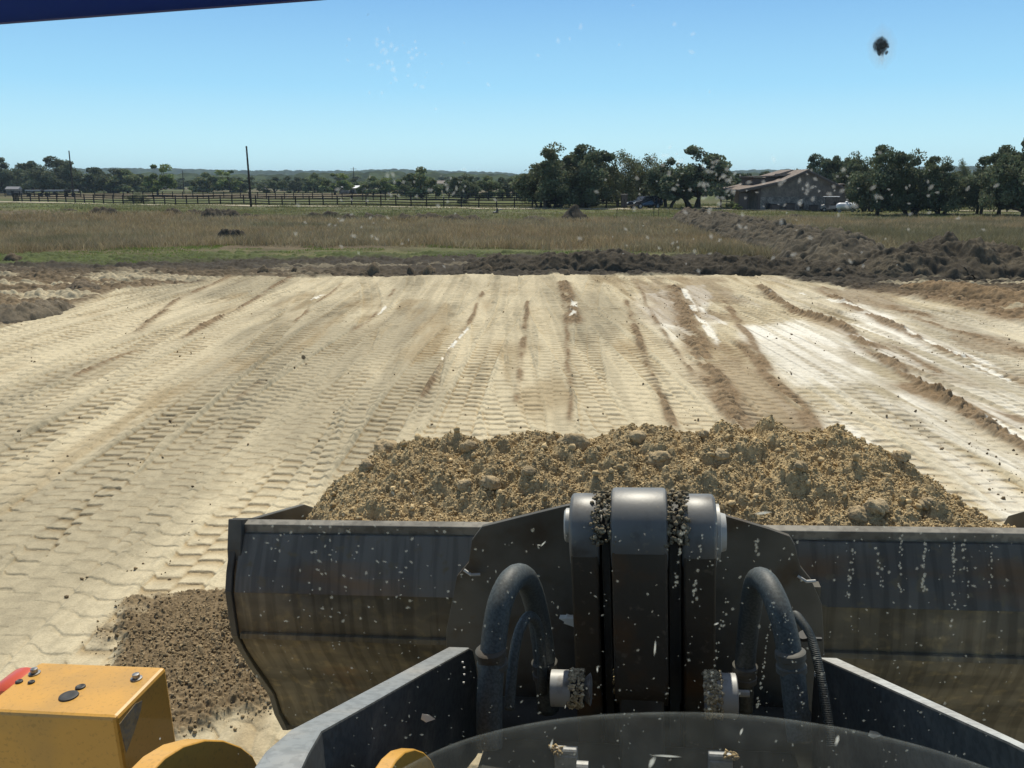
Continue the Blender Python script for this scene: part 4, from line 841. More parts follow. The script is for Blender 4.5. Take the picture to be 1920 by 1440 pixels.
# tilt link with its three bosses
def X_at(px, py, v): return float(L(px, py, v)[0])
def hull(c1, r1, c2, r2, n=14):
    """outline of two circles wrapped together, in (forward, height)"""
    a0 = math.atan2(c2[1] - c1[1], c2[0] - c1[0]); d = math.dist(c1, c2); b = math.acos(max(-1, min(1, (r1 - r2) / d)))
    out = [(c1[0] + r1 * math.cos(a0 + b + (2 * math.pi - 2 * b) * i / n), c1[1] + r1 * math.sin(a0 + b + (2 * math.pi - 2 * b) * i / n)) for i in range(n + 1)]
    out += [(c2[0] + r2 * math.cos(a0 - b + 2 * b * i / n), c2[1] + r2 * math.sin(a0 - b + 2 * b * i / n)) for i in range(n + 1)]
    return out
HY = 2.98
def boss_center(top_px, r, v=HY):
    """height of a circle centre whose upper outline touches the sight line at top_px"""
    p = L(1205, top_px, v); e = np.array([0, 0, EYE]); e = MA @ e; ang = math.atan2(e[2] - p[2], v - e[1]); return p[2] - r / math.cos(ang)
r1, r2 = .135, .150
zc1, zc2 = boss_center(925, r1), boss_center(914, r2)
tilt = MB(); bosses = MB()
xs_ = [X_at(p, 960, HY - .1) for p in (1066, 1122, 1144, 1252, 1279, 1345)]
tilt.prism(hull((HY, zc1), r1 - .006, (3.02, 1.32), .11, 22), xs_[0] + .004, xs_[1] - .004); tilt.prism(hull((HY, zc1), r1 - .006, (3.02, 1.32), .11, 22), xs_[4] + .004, xs_[5] - .004)
tl_ = tilt.build('bucket_link', M['plate'], loader, smooth='auto', bevel=.008)
for a_, b_ in ((xs_[0], xs_[1]), (xs_[4], xs_[5])): MB().lathe((a_, HY, zc1), (1, 0, 0), [(0, r1 - .012), (.006, r1 - .003), (.014, r1), (b_ - a_ - .014, r1), (b_ - a_ - .006, r1 - .003), (b_ - a_, r1 - .012)], 56).build('boss', M['boss'], tl_, smooth='auto')
lev = MB().prism(hull((HY, zc2), r2 - .006, (2.92, 1.66), .12, 26), xs_[2] + .004, xs_[3] - .004).build('tilt_lever', M['plate'], loader, smooth='auto', bevel=.008)
a_, b_ = xs_[2], xs_[3]; MB().lathe((a_, HY, zc2), (1, 0, 0), [(0, r2 - .012), (.006, r2 - .003), (.016, r2), (b_ - a_ - .016, r2), (b_ - a_ - .006, r2 - .003), (b_ - a_, r2 - .012)], 56).build('boss', M['boss'], lev, smooth='auto')
lowlev = MB().prism(hull((2.93, 1.64), .10, (2.80, 1.15), .12, 16), xs_[2] + .02, xs_[3] - .02).build('tilt_rod', M['steel'], loader, smooth='auto', bevel=.01)
MB().prism(hull((HY + .01, zc1 - .01), .112, (3.05, 1.28), .12, 18), xs_[1] + .01, xs_[2] - .004).build('side_cheek', M['cover'], tl_); MB().prism(hull((HY + .01, zc1 - .01), .112, (3.05, 1.28), .12, 18), xs_[3] + .004, xs_[4] - .01).build('side_cheek', M['cover'], tl_)
pn = MB().lathe((xs_[0] - .024, HY, zc1 + .02), (1, 0, 0), [(0, .055), (.006, .062), (.5, .062)], 28).build('pin', M['pin'], tl_, smooth='auto')
MB().lathe((xs_[5] + .002, HY, zc1), (1, 0, 0), [(0, .100), (.012, .100), (.016, .07), (.034, .065)], 28).build('pin_cap', M['pin'], tl_, smooth='auto')
# lumps of mud: small irregular bodies gathered into one mesh
def mud_mesh(name, items, parent, tone, label=None, kind=None, mtl='mud', sub=1):
    """items: (x, y, z, r)"""
    import bmesh
    bm = bmesh.new(); bmesh.ops.create_icosphere(bm, subdivisions=sub, radius=1); bv = np.array([v.co[:] for v in bm.verts]); bf = np.array([[v.index for v in f.verts] for f in bm.faces]); bm.free()
    r = np.random.default_rng(len(items)); it = np.array(items); n = len(it); sh = .5 + .75 * r.random((n, len(bv), 1)); rot = np.linalg.qr(r.normal(size=(n, 3, 3)))[0]
    V = (bv[None] * sh) * (.7 + .55 * r.random((n, 1, 3))); V = np.einsum('nij,nkj->nki', rot, V) * it[:, None, 3:4] + it[:, None, :3]
    Q = bf[None] + (np.arange(n) * len(bv))[:, None, None]; C = np.array(tone) * (.6 + .75 * r.random((n, 1, 1))) * np.ones((n, len(bv), 3))
    o = link_obj(name, mesh_np(name, V.reshape(-1, 3), Q.reshape(-1, 3), C, M[mtl], True), parent); return tag(o, label, kind=kind)
rm = random.Random(3); items = []
for (xa, xb) in ((xs_[1] - .015, xs_[2] + .012), (xs_[3] - .012, xs_[4] + .015)):
    for i in range(520):
        th = math.radians(rm.uniform(20, 175)); rr = .128 + rm.random() * .022; t = rm.random(); edge = (t - .5) * 2
        if abs(edge) < .25 and rm.random() < .55: continue
        items.append((xa - .012 + (xb - xa + .024) * t, HY + rr * math.cos(th), zc1 + rr * math.sin(th) - .012 * abs(edge), rm.uniform(.003, .011)))
mud_mesh('packed_mud', items, lev, (.26, .22, .15))
# lower pins
for (a, b, top, bot, name) in ((1033, 1070, 1258, 1312, 'L'), (1322, 1380, 1264, 1330, 'R')):
    v = 2.74; p0, p1 = L(a, top, v), L(b, top, v); q = L((a + b) / 2, bot, v); r_ = (p0[2] - q[2]) * .56; zc = p0[2] - r_ * 1.05
    x0, x1 = p0[0], p1[0]
    pin = MB().lathe((x0, v, zc), (1, 0, 0), [(0, r_), (x1 - x0, r_), (x1 - x0 + .004, r_ * .9)], 26).build('lower_pin', M['pin'], loader, smooth='auto', bevel=0)
    it = []; xr = (x1 - .005, x1 + .045) if name == 'L' else (x0 - .004, x0 + .055)
    for i in range(330):
        th = math.radians(rm.uniform(25, 230)); it.append((rm.uniform(*xr), v + r_ * 1.02 * math.cos(th), zc + r_ * 1.02 * math.sin(th), rm.uniform(.003, .009)))
    if name == 'L': MB().lathe((x1, v, zc), (1, 0, 0), [(0, r_ * .98), (.045, r_ * .98)], 20).build('pin_seal', M['dark'], pin); MB().lathe((x1 + .045, v, zc), (1, 0, 0), [(0, r_ * .6), (.022, r_ * .9), (.026, r_ * .7)], 20).build('pin_washer', M['pin'], pin, smooth='auto')
    else: MB().tube([(x1, v, zc + .01), (x1 + .045, v, zc + .01)], .012, 8).build('grease_fitting', M['pin'], pin)
    mud_mesh('caked_mud', it, pin, (.62, .52, .34))
# dirt-lit slits between link plates
it = [];
for px, y0, y1 in ((1155, 1255, 1300), (1233, 1270, 1335)):
    for i in range(90): p = L(px + rm.uniform(-4, 4), rm.uniform(y0, y1), 2.84); it.append((*p, rm.uniform(.003, .007)))
mud_mesh('caked_mud', it, lowlev, (.42, .33, .18))
# cross tube and dark boxes behind: the front frame seen through the gaps
MB().lathe((CX - .62, 3.06, 1.30), (1, 0, 0), [(0, .12), (1.24, .12)], 24).build('cross_tube', M['cover'], loader, smooth='auto')
frame = MB().prism([(2.92, .95), (2.92, 1.36), (2.2, 1.42), (1.45, 1.6), (.9, 1.8), (-.6, 1.8), (-.6, .9)], CX - .60, CX + .54).build('front_frame', M['frameshade'], loader, bevel=.02)
MB().tube([L(1060, 1160, 3.05), L(1075, 1165, 3.05)], .02, 8).build('pin_tip', M['paint_chip'], frame)
p = [L(1048, 1160, 3.02), L(1075, 1160, 3.02), L(1079, 1178, 3.02)]
MB().add([tuple(q) for q in p] + [(q[0], q[1] + .05, q[2] - .01) for q in p], [(0, 1, 2), (5, 4, 3), (0, 3, 4, 1), (1, 4, 5, 2), (2, 5, 3, 0)]).build('sunlit_tab', M['paint_chip'], frame)

# hydraulic hoses
def smooth_path(pts, k=10):
    P = [np.array(p, float) for p in pts]; P = [2 * P[0] - P[1]] + P + [2 * P[-1] - P[-2]]; out = []
    for i in range(1, len(P) - 2):
        for j in range(k):
            t = j / k; a, b, c, d = P[i - 1:i + 3]
            out.append(.5 * ((2 * b) + (-a + c) * t + (2 * a - 5 * b + 4 * c - d) * t * t + (-a + 3 * b - 3 * c + d) * t ** 3))
    out.append(P[-2]); return out
def hose(pts, r, name='hydraulic_hose', m='rubber', parent=loader, rib=0):
    P = smooth_path([L(x, y, v) for x, y, v in pts], 12 if not rib else 40)
    rr = r if not rib else [r * (1 + .16 * (i % 2)) for i in range(len(P))]
    return MB().tube(P, rr, 16).build(name, M[m], parent, smooth=True if not rib else 'auto')
hose([(918, 1400, 2.30), (918, 1310, 2.34), (925, 1210, 2.40), (938, 1130, 2.46), (962, 1085, 2.55), (985, 1085, 2.68), (1003, 1130, 2.78), (1018, 1210, 2.84), (1028, 1330, 2.86)], .040)
hose([(955, 1330, 2.5), (962, 1240, 2.55), (975, 1180, 2.6), (995, 1155, 2.68), (1012, 1190, 2.74), (1018, 1300, 2.78)], .017)
hose([(1500, 1390, 2.30), (1492, 1320, 2.34), (1480, 1220, 2.40), (1460, 1140, 2.46), (1436, 1092, 2.55), (1418, 1090, 2.66), (1408, 1140, 2.76), (1398, 1230, 2.84), (1392, 1330, 2.86)], .036)
hose([(1560, 1400, 2.3), (1549, 1330, 2.36), (1538, 1265, 2.42), (1522, 1200, 2.5), (1502, 1165, 2.6), (1488, 1155, 2.7), (1476, 1190, 2.78)], .0125, 'corrugated_conduit', rib=1)
for (x, y, v, d, r_) in ((922, 1235, 2.385, (.05, .06, -1), .044), (1022, 1255, 2.845, (.05, .02, -1), .044), (1483, 1240, 2.387, (.08, -.06, -1), .040), (1396, 1262, 2.845, (-.05, .02, -1), .040)):
    c = L(x, y, v); MB().lathe(c, d, [(-.035, r_ - .003), (-.03, r_ + .004), (-.012, r_ + .004), (-.008, r_), (.008, r_), (.012, r_ + .004), (.03, r_ + .004), (.035, r_ - .003)], 20).build('hose_clamp', M['steel'], loader, smooth='auto')
c = L(1512, 1192, 2.52); MB().lathe((c[0] - .004, c[1], c[2]), (.35, .2, -1), [(-.006, .02), (.006, .02)], 14).box(c[0] + .02, c[0] + .045, c[1] - .005, c[1] + .005, c[2] - .014, c[2] - .006).build('cable_tie', M['plug'], loader)

# lift arms: stations (outer x, inner x, forward, top height, depth)
def arm(stn, nm='lift_arm', top='armtop'):
    vs = []; n = len(stn)
    for xo, xi, y, zt, dp in stn: vs += [(xo, y, zt), (xi, y, zt), (xi, y + (.0 if dp > .1 else 0), zt - dp), (xo, y, zt - dp)]
    fs = [(i * 4 + a, i * 4 + (a + 1) % 4, i * 4 + 4 + (a + 1) % 4, i * 4 + 4 + a) for i in range(n - 1) for a in range(4)] + [(0, 1, 2, 3), ((n - 1) * 4 + 3, (n - 1) * 4 + 2, (n - 1) * 4 + 1, (n - 1) * 4)]
    o = MB().add(vs, fs).build(nm, M['armpaint'], loader, bevel=.006); o.data.materials.append(M[top])
    for p in o.data.polygons:
        if p.normal.z > .35 or (p.normal.z > .2 and p.center.y < 1.6): p.material_index = 1  # upward faces get the lighter tone, sunlight put into colour
    return o
def stn(o, i, v, dp):
    a = L(*o, v); z = a[2]; b = L(*i, z, 2); return (float(a[0]), float(b[0]), v, float(z), dp)
Lst = [(-.80, -.66, .75, 2.12, .5)] + [stn((474, 1441), (566, 1441), 1.42, .48), stn((497, 1408), (586, 1400), 1.50, .5), stn((545, 1367), (602, 1372), 1.68, .5), stn((640, 1318), (690, 1324), 2.0, .5), stn((745, 1263), (787, 1270), 2.4, .5), stn((840, 1213), (880, 1216), 2.88, .46)]
e = Lst[-1]; Lst += [(e[0], e[1], 2.93, e[3] - .035, .44), (e[0], e[1], 2.97, e[3] - .12, .38), (e[0], e[1], 3.0, e[3] - .28, .25)]
armL = arm(Lst, top='armdull')
Rst = [stn((2010, 1432), (1995, 1462), 1.5, .5), stn((1920, 1392), (1914, 1424), 1.68, .5), stn((1790, 1332), (1770, 1352), 2.0, .5), stn((1665, 1276), (1640, 1288), 2.42, .5), stn((1572, 1234), (1538, 1235), 2.88, .46)]
Rst = [(Rst[0][0] + .04, Rst[0][1] + .04, .75, 2.12, .5)] + Rst
e = Rst[-1]; Rst += [(e[0], e[1], 2.93, e[3] - .035, .44), (e[0], e[1], 2.97, e[3] - .12, .38), (e[0], e[1], 3.0, e[3] - .28, .25)]
armR = arm(Rst)
# paint chips and bolts on the inner faces
for (x, y, v, o) in ((802, 1342, 1.9, armL), (1637, 1373, 2.2, armR)):
    p = L(x, y, v)
    w = .022; MB().add([(p[0] - w * .7, p[1] - .01, p[2] - .004), (p[0] - w * .1, p[1] - .012, p[2] - .011), (p[0] + w, p[1] - .01, p[2] - .002), (p[0] + w * .4, p[1] - .01, p[2] + .008), (p[0] - w * .5, p[1] - .01, p[2] + .012), (p[0], p[1] + .004, p[2])], [(0, 1, 2, 3, 4), (1, 0, 5), (2, 1, 5), (3, 2, 5), (4, 3, 5), (0, 4, 5)]).build('paint_flake', M['paint_chip'], o)
bm_ = MB()
for (x, y) in ((866, 1242), (869, 1252), (869, 1265), (868, 1280)): p = L(x, y, 2.7); bm_.lathe(p, (1, 0, 0), [(0, .004), (.006, .004)], 8)
bm_.build('rivets', M['paint_chip'], armL)
p = L(1546, 1265, 2.6); MB().tube([p, (p[0] - .03, p[1], p[2])], .009, 8).build('bolt', M['pin'], armR)

# pin blocks low on the front frame
for (x, y, s_) in ((1060, 1416, 1), (1352, 1426, -1)):
    v = 2.45; p = L(x, y, v); b = MB().box(p[0] - .036, p[0] + .036, v, v + .06, p[2] - .16, p[2] - .006); b.lathe((p[0] - .038, v + .02, p[2]), (1, 0, 0), [(0, .014), (.074, .014)], 12)
    b.build('pin_block', M['armdull'], frame, bevel=.004)
    it = [(p[0] + s_ * -.03 + rm.uniform(-.02, .02), v + rm.uniform(0, .03), p[2] + rm.uniform(0, .016), rm.uniform(.003, .008)) for _ in range(40)]
    mud_mesh('caked_mud', it, frame, (.5, .38, .2))
MB().lathe(tuple(L(1090, 1438, 2.4)), (1, 0, 0), [(-.014, .018), (.022, .018)], 12).build('bolt', M['pin'], frame)

# yellow lamp box on the left with its bolts, plugs and reflector
box = MB(); x0, x1, y0, y1, z1 = -1.90, -1.436, 2.145, 2.432, 1.90
lampbox = box.box(x0, x1, y0, y1, 1.38, z1).build('lamp_box', M['yellow'], loader, bevel=.012)
def on_top(x, y): return L(x, y, z1, 2)
for (x, y) in ((65, 1263), (256, 1273)):
    p = on_top(x, y); MB().lathe((p[0], p[1], z1), (0, 0, 1), [(0, .019), (.004, .019), (.005, .012), (.018, .0115), (.019, .007)], 12).build('bolt', M['bolt'], lampbox, smooth='auto')
for (x, y, r_) in ((36, 1279, .012), (59, 1280, .011), (151, 1289, .016), (129, 1306, .030)):
    p = on_top(x, y); MB().lathe((p[0], p[1], z1 + .0005), (0, 0, 1), [(0, r_), (.004, r_ * .96), (.006, r_ * .7), (.0045, r_ * .45)], 24).build('plug', M['plug'], lampbox, smooth='auto')
MB().lathe((x0 - .02, y0 + .25, 1.80), (0, -1, 0), [(0, .10), (.1, .10), (.12, .085), (.125, .04)], 28).build('reflector_lamp', M['red'], lampbox, smooth='auto')
MB().prism([(y0 + .01, z1 - .03), (y0 + .10, z1 - .018), (y0 + .135, z1 - .03), (y0 + .12, z1 - .055), (y0 + .07, z1 - .10), (y0 + .02, z1 - .135)], x1 + .0002, x1 + .0012).build('scuff', M['scuffed'], lampbox)
MB().box(x0 + .05, x1 - .05, y0 + .03, y1 - .03, 1.0, 1.38).build('mounting_leg', M['cover'], lampbox)
# yellow rounded lugs with dark faces
def lug(xr, pxs, th, name='frame_lug'):
    top = [tuple(L(x, y, xr, 0)[1:]) for x, y in pxs]; y0, z0 = top[0]; y1, z1_ = top[-1]
    return MB().prism([(y0 - .10, z0 - .5), (y0 - .07, z0 - .06)] + top + [(y1 + .05, z1_ - .12), (y1 + .06, z1_ - .5)], xr - th, xr).build(name, M['yellow'], loader, smooth='auto', bevel=.004)
lug(-.92, [(270, 1468), (285, 1446), (310, 1420), (345, 1398), (385, 1387), (420, 1388), (452, 1400), (474, 1417), (486, 1440), (492, 1468)], .055)
lug(-.42, [(726, 1462), (732, 1443), (744, 1424), (760, 1409), (778, 1404), (795, 1410), (808, 1423), (818, 1445), (822, 1465)], .038)
# ------------------------------------------------------------------ cab: windshield with dust, sun visor
def C_(x, y, v=.72): return L(x, y, v)
vz = [C_(-400, 76), C_(-400, -150), C_(900, -150), C_(640, -4), C_(600, 0), C_(0, 45)]
cab = MB().prism([(-.95, 3.86), (-.95, 4.2), (1.2, 4.2), (1.2, 3.90)], .62, .70, axis=1)
cab.box(-1.0, -.92, .6, .72, 1.9, 4.2).box(.95 + .2, 1.23, .6, .72, 1.9, 4.2).box(-1.0, 1.23, .6, .72, 4.12, 4.24).build('cab_frame', M['cover'], loader)
MB().box(-1.0, 1.23, -1.25, 1.0, 4.24, 4.34).box(-1.0, 1.23, -1.25, -1.17, 1.3, 4.24).box(-1.0, -.94, -1.17, .6, 1.3, 2.5).box(1.17, 1.23, -1.17, .6, 1.3, 2.5).box(-.9, 1.1, -4.2, -1.3, 1.0, 2.5).build('unseen_cab_shell', M['cover'], loader, bevel=.02)  # unseen cab roof, walls and hood, added to block sky behind the camera
MB().box(-.94, 1.17, -1.17, .6, 1.3, 1.4).build('cab_floor', M['cover'], loader); MB().box(-.6, .8, .30, .62, 1.4, 2.25).build('dashboard', M['cover'], loader, bevel=.04)
bl = bpy.data.materials.new('visor_film'); bl.use_nodes = True; N, K = bl.node_tree.nodes, bl.node_tree.links
b = N['Principled BSDF']; b.inputs['Base Color'].default_value = (.02, .045, .16, 1); b.inputs['Roughness'].default_value = .5
t = N.new('ShaderNodeBsdfTranslucent'); t.inputs[0].default_value = (.06, .12, .38, 1); mx = N.new('ShaderNodeMixShader'); mx.inputs[0].default_value = .5
K.new(b.outputs[0], mx.inputs[1]); K.new(t.outputs[0], mx.inputs[2]); K.new(mx.outputs[0], N['Material Output'].inputs[0])
MB().prism([(p[0], p[2]) for p in vz], .715, .722, axis=1).build('sun_visor', bl, loader)
gl = bpy.data.materials.new('windshield_glass'); gl.use_nodes = True; N, K = gl.node_tree.nodes, gl.node_tree.links
t = N.new('ShaderNodeBsdfTransparent'); t.inputs[0].default_value = (.985, .99, .985, 1); K.new(t.outputs[0], N['Material Output'].inputs[0])
pane = MB().add([(-.92, .70, 1.95), (1.15, .70, 1.95), (1.15, .70, 4.1), (-.92, .70, 4.1)], [(0, 1, 2, 3)]).build('windshield', gl, loader)
def film(name, c, tr, al):
    m = bpy.data.materials.new(name); m.use_nodes = True; N, K = m.node_tree.nodes, m.node_tree.links; N.remove(N['Principled BSDF'])
    d = N.new('ShaderNodeBsdfDiffuse'); d.inputs[0].default_value = (*c, 1); t = N.new('ShaderNodeBsdfTranslucent'); t.inputs[0].default_value = (*c, 1); a = N.new('ShaderNodeMixShader'); a.inputs[0].default_value = tr
    K.new(d.outputs[0], a.inputs[1]); K.new(t.outputs[0], a.inputs[2]); q = N.new('ShaderNodeBsdfTransparent'); f = N.new('ShaderNodeMixShader'); f.inputs[0].default_value = al
    at_ = N.new('ShaderNodeAttribute'); at_.attribute_name = 'col'; ml_n = N.new('ShaderNodeMath'); ml_n.operation = 'MULTIPLY'; ml_n.inputs[1].default_value = al; K.new(at_.outputs['Fac'], ml_n.inputs[0]); K.new(ml_n.outputs[0], f.inputs[0])
    K.new(q.outputs[0], f.inputs[1]); K.new(a.outputs[0], f.inputs[2]); K.new(f.outputs[0], N['Material Output'].inputs[0]); return m
def specks(name, items, m, yy=.697, soft=(.45, 1.45)):
    """flat splashes dried on the glass: (photo x, photo y, radius in photo pixels, stretch, angle)"""
    mb = MB()
    for (x, y, r, st, an) in items:
        p = L(x, y, yy); s_ = r / F_PX * yy; ca, sa = math.cos(an), math.sin(an); vs = []
        vs.append((p[0], yy, p[2]))
        for ring, e in ((9, soft[0]), (9, soft[1])):
            for k in range(9):
                w = k * 2 * math.pi / 9; q = s_ * e * rm.uniform(.8, 1.15); a, b_ = math.cos(w) * q * st, math.sin(w) * q / st; vs.append((p[0] + a * ca - b_ * sa, yy, p[2] + a * sa + b_ * ca))
        mb.add(vs, [(0, 1 + k, 1 + (k + 1) % 9) for k in range(9)] + [(1 + k, 10 + k, 10 + (k + 1) % 9, 1 + (k + 1) % 9) for k in range(9)])
    me = bpy.data.meshes.new(name); me.from_pydata(mb.v, [], mb.f); me.materials.append(m)
    at_ = me.color_attributes.new('col', 'FLOAT_COLOR', 'POINT'); n = len(mb.v) // 19
    one = np.zeros((19, 4), np.float32); one[:, 3] = 1; one[0, :3] = 1; one[1:10, :3] = 1; at_.data.foreach_set('color', np.tile(one, (n, 1)).ravel())
    return tag(link_obj(name, me, pane), kind='stuff')
# dust left on the glass below the wiper's sweep
arc_px = [(735, 1450), (800, 1413), (850, 1391), (920, 1370), (1000, 1353), (1080, 1342), (1160, 1336), (1260, 1333), (1350, 1335), (1430, 1341), (1500, 1350), (1600, 1366), (1700, 1389), (1780, 1412), (1860, 1440), (1960, 1478)]
ax_ = np.linspace(735, 1960, 260); ay_ = np.interp(ax_, [p[0] for p in arc_px], [p[1] for p in arc_px]); ay_ = np.convolve(np.pad(ay_, 12, 'reflect', reflect_type='odd'), np.ones(25) / 25, 'valid'); rows_ = [0, 2.5, 6, 12, 24, 40, 60, 85, 115, 150]
V = np.array([L(a, b + dy, .6965) for dy in rows_ for a, b in zip(ax_, ay_)]); idx = np.arange(len(V)).reshape(len(rows_), -1); Q = np.stack([idx[:-1, :-1], idx[1:, :-1], idx[1:, 1:], idx[:-1, 1:]], -1).reshape(-1, 4)
AL = np.array([0, 1.0, .62, .34, .30, .30, .28, .28, .26, .26])[:, None] * (.55 + .9 * fbm(ax_[None, :] / 22 + np.zeros((len(rows_), 1)), np.array(rows_)[:, None] / 14 + 0 * ax_[None, :], 4, 900))
specks_film = lambda: None
dust_grid = (V, Q, np.repeat(AL.reshape(-1, 1), 3, 1))
sp_ = []; sh = []
for i in range(560):
    x, y = rm.uniform(440, 1920), rm.uniform(985, 1440); sp_.append((x, y, rm.choice([1.0, 1.2, 1.4, 1.7, 2.6]) * rm.uniform(.8, 1.2), rm.uniform(1, 1.45), rm.uniform(0, 3.1)))
for i in range(90):
    x, y = rm.gauss(640, 90), rm.gauss(1080, 90); sp_.append((x, y, rm.uniform(1.4, 3.6), rm.uniform(1, 1.5), rm.uniform(0, 3.1)))
for (x0_, y0_, x1_, y1_, n_, s_) in ((1285, 960, 1262, 1120, 20, 3.2), (1318, 1000, 1300, 1130, 22, 3.2), (1345, 960, 1350, 1090, 8, 2), (1420, 1010, 1422, 1065, 6, 3), (1600, 1010, 1590, 1130, 22, 2.6), (1690, 1000, 1688, 1110, 18, 2.6), (1735, 1005, 1730, 1130, 24, 3), (1790, 1000, 1785, 1180, 26, 2.6), (1805, 1010, 1815, 1120, 16, 2.6), (1860, 1000, 1855, 1120, 14, 2.4), (1365, 1120, 1330, 1290, 26, 2.4), (1450, 1130, 1420, 1330, 34, 2.4), (1640, 1020, 1655, 1100, 12, 2.6), (1190, 1330, 1130, 1440, 12, 2), (1470, 1140, 1520, 1400, 22, 2), (1500, 1010, 1480, 1050, 6, 2.4)):
    for k in range(n_): t_ = rm.random(); sp_.append((x0_ + (x1_ - x0_) * t_ + rm.gauss(0, 2), y0_ + (y1_ - y0_) * t_, s_ * rm.uniform(.5, 1.1), 1.1, 1.5))
tag(link_obj('dust_film', mesh_np('dust_film', dust_grid[0], dust_grid[1], dust_grid[2], film('dust_film', (.80, .84, .78), .8, .115), True), pane), kind='stuff')
specks('dried_spots', sp_, film('dried_spots', (.75, .78, .70), .7, .20))
for (x0_, y0_, sx__, sy__, n_) in ((740, 110, 42, 34, 46), (1290, 320, 60, 28, 40), (1420, 360, 120, 30, 46), (1640, 360, 130, 26, 50), (790, 350, 60, 22, 34), (660, 420, 60, 30, 20), (1200, 460, 200, 25, 24), (1180, 90, 220, 60, 14), (1500, 470, 200, 30, 18)):
    for k in range(n_): sh.append((rm.gauss(x0_, sx__), rm.gauss(y0_, sy__), rm.uniform(1.3, 4.4), rm.uniform(1, 1.4), rm.uniform(0, 3.1)))
specks('dust_flecks', sh, film('dust_flecks', (.95, .97, .95), .9, .15))
flk = [(1018, 1020, 3, 2.2, .8), (1010, 1022, 2, 1.8, 0), (1430, 962, 6, 2.2, .1), (1060, 1325, 2, 2, 1.4), (1390, 1372, 4, 1.8, 1.3), (1252, 1418, 8, 3, 0), (1222, 1430, 8, 1.6, 1.2), (1120, 1255, 3, 2, 1.5), (1228, 1215, 5, 2.6, 1.5), (1570, 1388, 6, 1.8, 1.4), (1034, 1395, 5, 2.2, 1.3), (1343, 1170, 3, 1.6, .5), (300, 1385, 2, 1.5, 1)]
specks('splash_marks', flk, film('splash_marks', (.8, .8, .72), .6, .75))
bug = [(1652, 86, 14, 1.1, 1.5), (1650, 84, 12, 1.1, .5), (1653, 88, 10, 1.1, 1.1)]
specks('bug_halo', [(1652, 88, 22, 1.2, 1.57), (1653, 104, 8, 1.6, 1.57)], film('bug_halo', (.55, .48, .36), .6, .28), .6975)
specks('bug_splatter', bug + [(1652 + rm.gauss(0, 7), 86 + rm.gauss(0, 8), rm.uniform(2, 4), 1.2, rm.uniform(0, 3)) for _ in range(8)] + [(569, 670, 5, 1, 0), (598, 827, 2.6, 1, 0), (305, 858, 3, 1, 0)], film('bug', (.05, .045, .035), .3, .88), .696, (.8, 1.12))

# ------------------------------------------------------------------ the load of soil in the bucket
hx0, hx1 = CX - BW + .03, CX + BW - .03
nx, ny = 620, 300; XX, YY = np.meshgrid(np.linspace(hx0, hx1, nx), np.linspace(3.41, 4.80, ny))
crest = np.interp(XX, [-1.62, -1.50, -1.36, -1.15, -.95, -.5, 0, .55, 1.05, 1.30, 1.5, 1.72, 1.87], [1.68, 1.86, 1.98, 2.13, 2.19, 2.22, 2.25, 2.26, 2.23, 2.12, 1.97, 1.80, 1.72])
rear = np.interp(XX, [-1.62, -1.40, -1.30, 1.60, 1.72, 1.87], [1.70, 1.88, 1.985, 1.985, 1.95, 1.80])
s_ = np.clip((YY - 3.41) / .72, 0, 1); up_ = np.sin(s_ * math.pi / 2) ** .9
ZZ = rear + (crest - rear) * up_
dn = np.clip((YY - 4.15) / .65, 0, 1); ZZ = ZZ - dn ** 1.3 * (crest - 1.0) * .8
env = np.clip(np.minimum((YY - 3.41) / .12, 1), .25, 1)
w1 = fbm(XX * 2.2, YY * 2.2, 3, 401) - .5
A1, T1 = clods(XX + .02 * w1, YY, .20, 402, .45, .22, .5); A2, T2 = clods(XX, YY, .115, 412, .62); A3, T3 = clods(XX, YY, .052, 422, .8); A4, T4 = clods(XX, YY, .024, 432, .85)
w2 = fbm(XX * 9, YY * 9, 4, 403) - .5
ZZ = ZZ + env * (w1 * .15 + w2 * .085 + (np.abs(fbm(XX * 14, YY * 14, 3, 404) - .5)) * .05 + A1 * .34 + A2 * .42 + A3 * .55 + A4 * .8 - .03)
ct_ = fbm(XX * 1.3, YY * 1.3, 3, 440)[..., None]
CC = lerp(np.array([.54, .41, .22]), np.array([.43, .335, .19]), sm(.42, .6, ct_)) * (.75 + .28 * T2 + .22 * T3)[..., None]
heap = link_obj('bucket_load', grid_mesh('bucket_load', XX, YY, ZZ, CC, M['heap'])); heap.matrix_world = MM
tag(heap, 'crumbly yellow-brown soil heaped high in the raised bucket', kind='stuff'); heap['category'] = 'soil'
# loose crumbs and lumps lying on the heap
def hz_(x, y): i = np.clip(((y - 3.41) / 1.39 * (ny - 1)).astype(int), 0, ny - 1); j = np.clip(((x - hx0) / (hx1 - hx0) * (nx - 1)).astype(int), 0, nx - 1); return ZZ[i, j]
n_ = 60000; x_ = RNG.uniform(hx0 + .02, hx1 - .02, n_); y_ = RNG.uniform(3.43, 4.3, n_); r_ = .0025 + .0050 * RNG.random(n_) ** 2.5
big = RNG.random(n_) < .004; r_ = np.where(big, RNG.uniform(.010, .022, n_), r_)
o = mud_mesh('loose_crumbs', np.stack([x_, y_, hz_(x_, y_) + r_ * .35, r_], -1), heap, (.56, .43, .24), kind='stuff', mtl='heap'); 
clod_at = [(1075, 826, .10, 1), (1190, 818, .075, 1), (1235, 855, .08, 1), (725, 835, .09, 0), (880, 832, .06, 0), (920, 900, .075, 1), (875, 905, .06, 1), (990, 880, .05, 1), (1690, 850, .06, 0), (1640, 945, .085, 0), (1610, 960, .07, 0), (1740, 940, .05, 0), (690, 870, .07, 0), (1320, 812, .04, 1), (1350, 850, .05, 1), (1500, 870, .05, 0)]
import bmesh
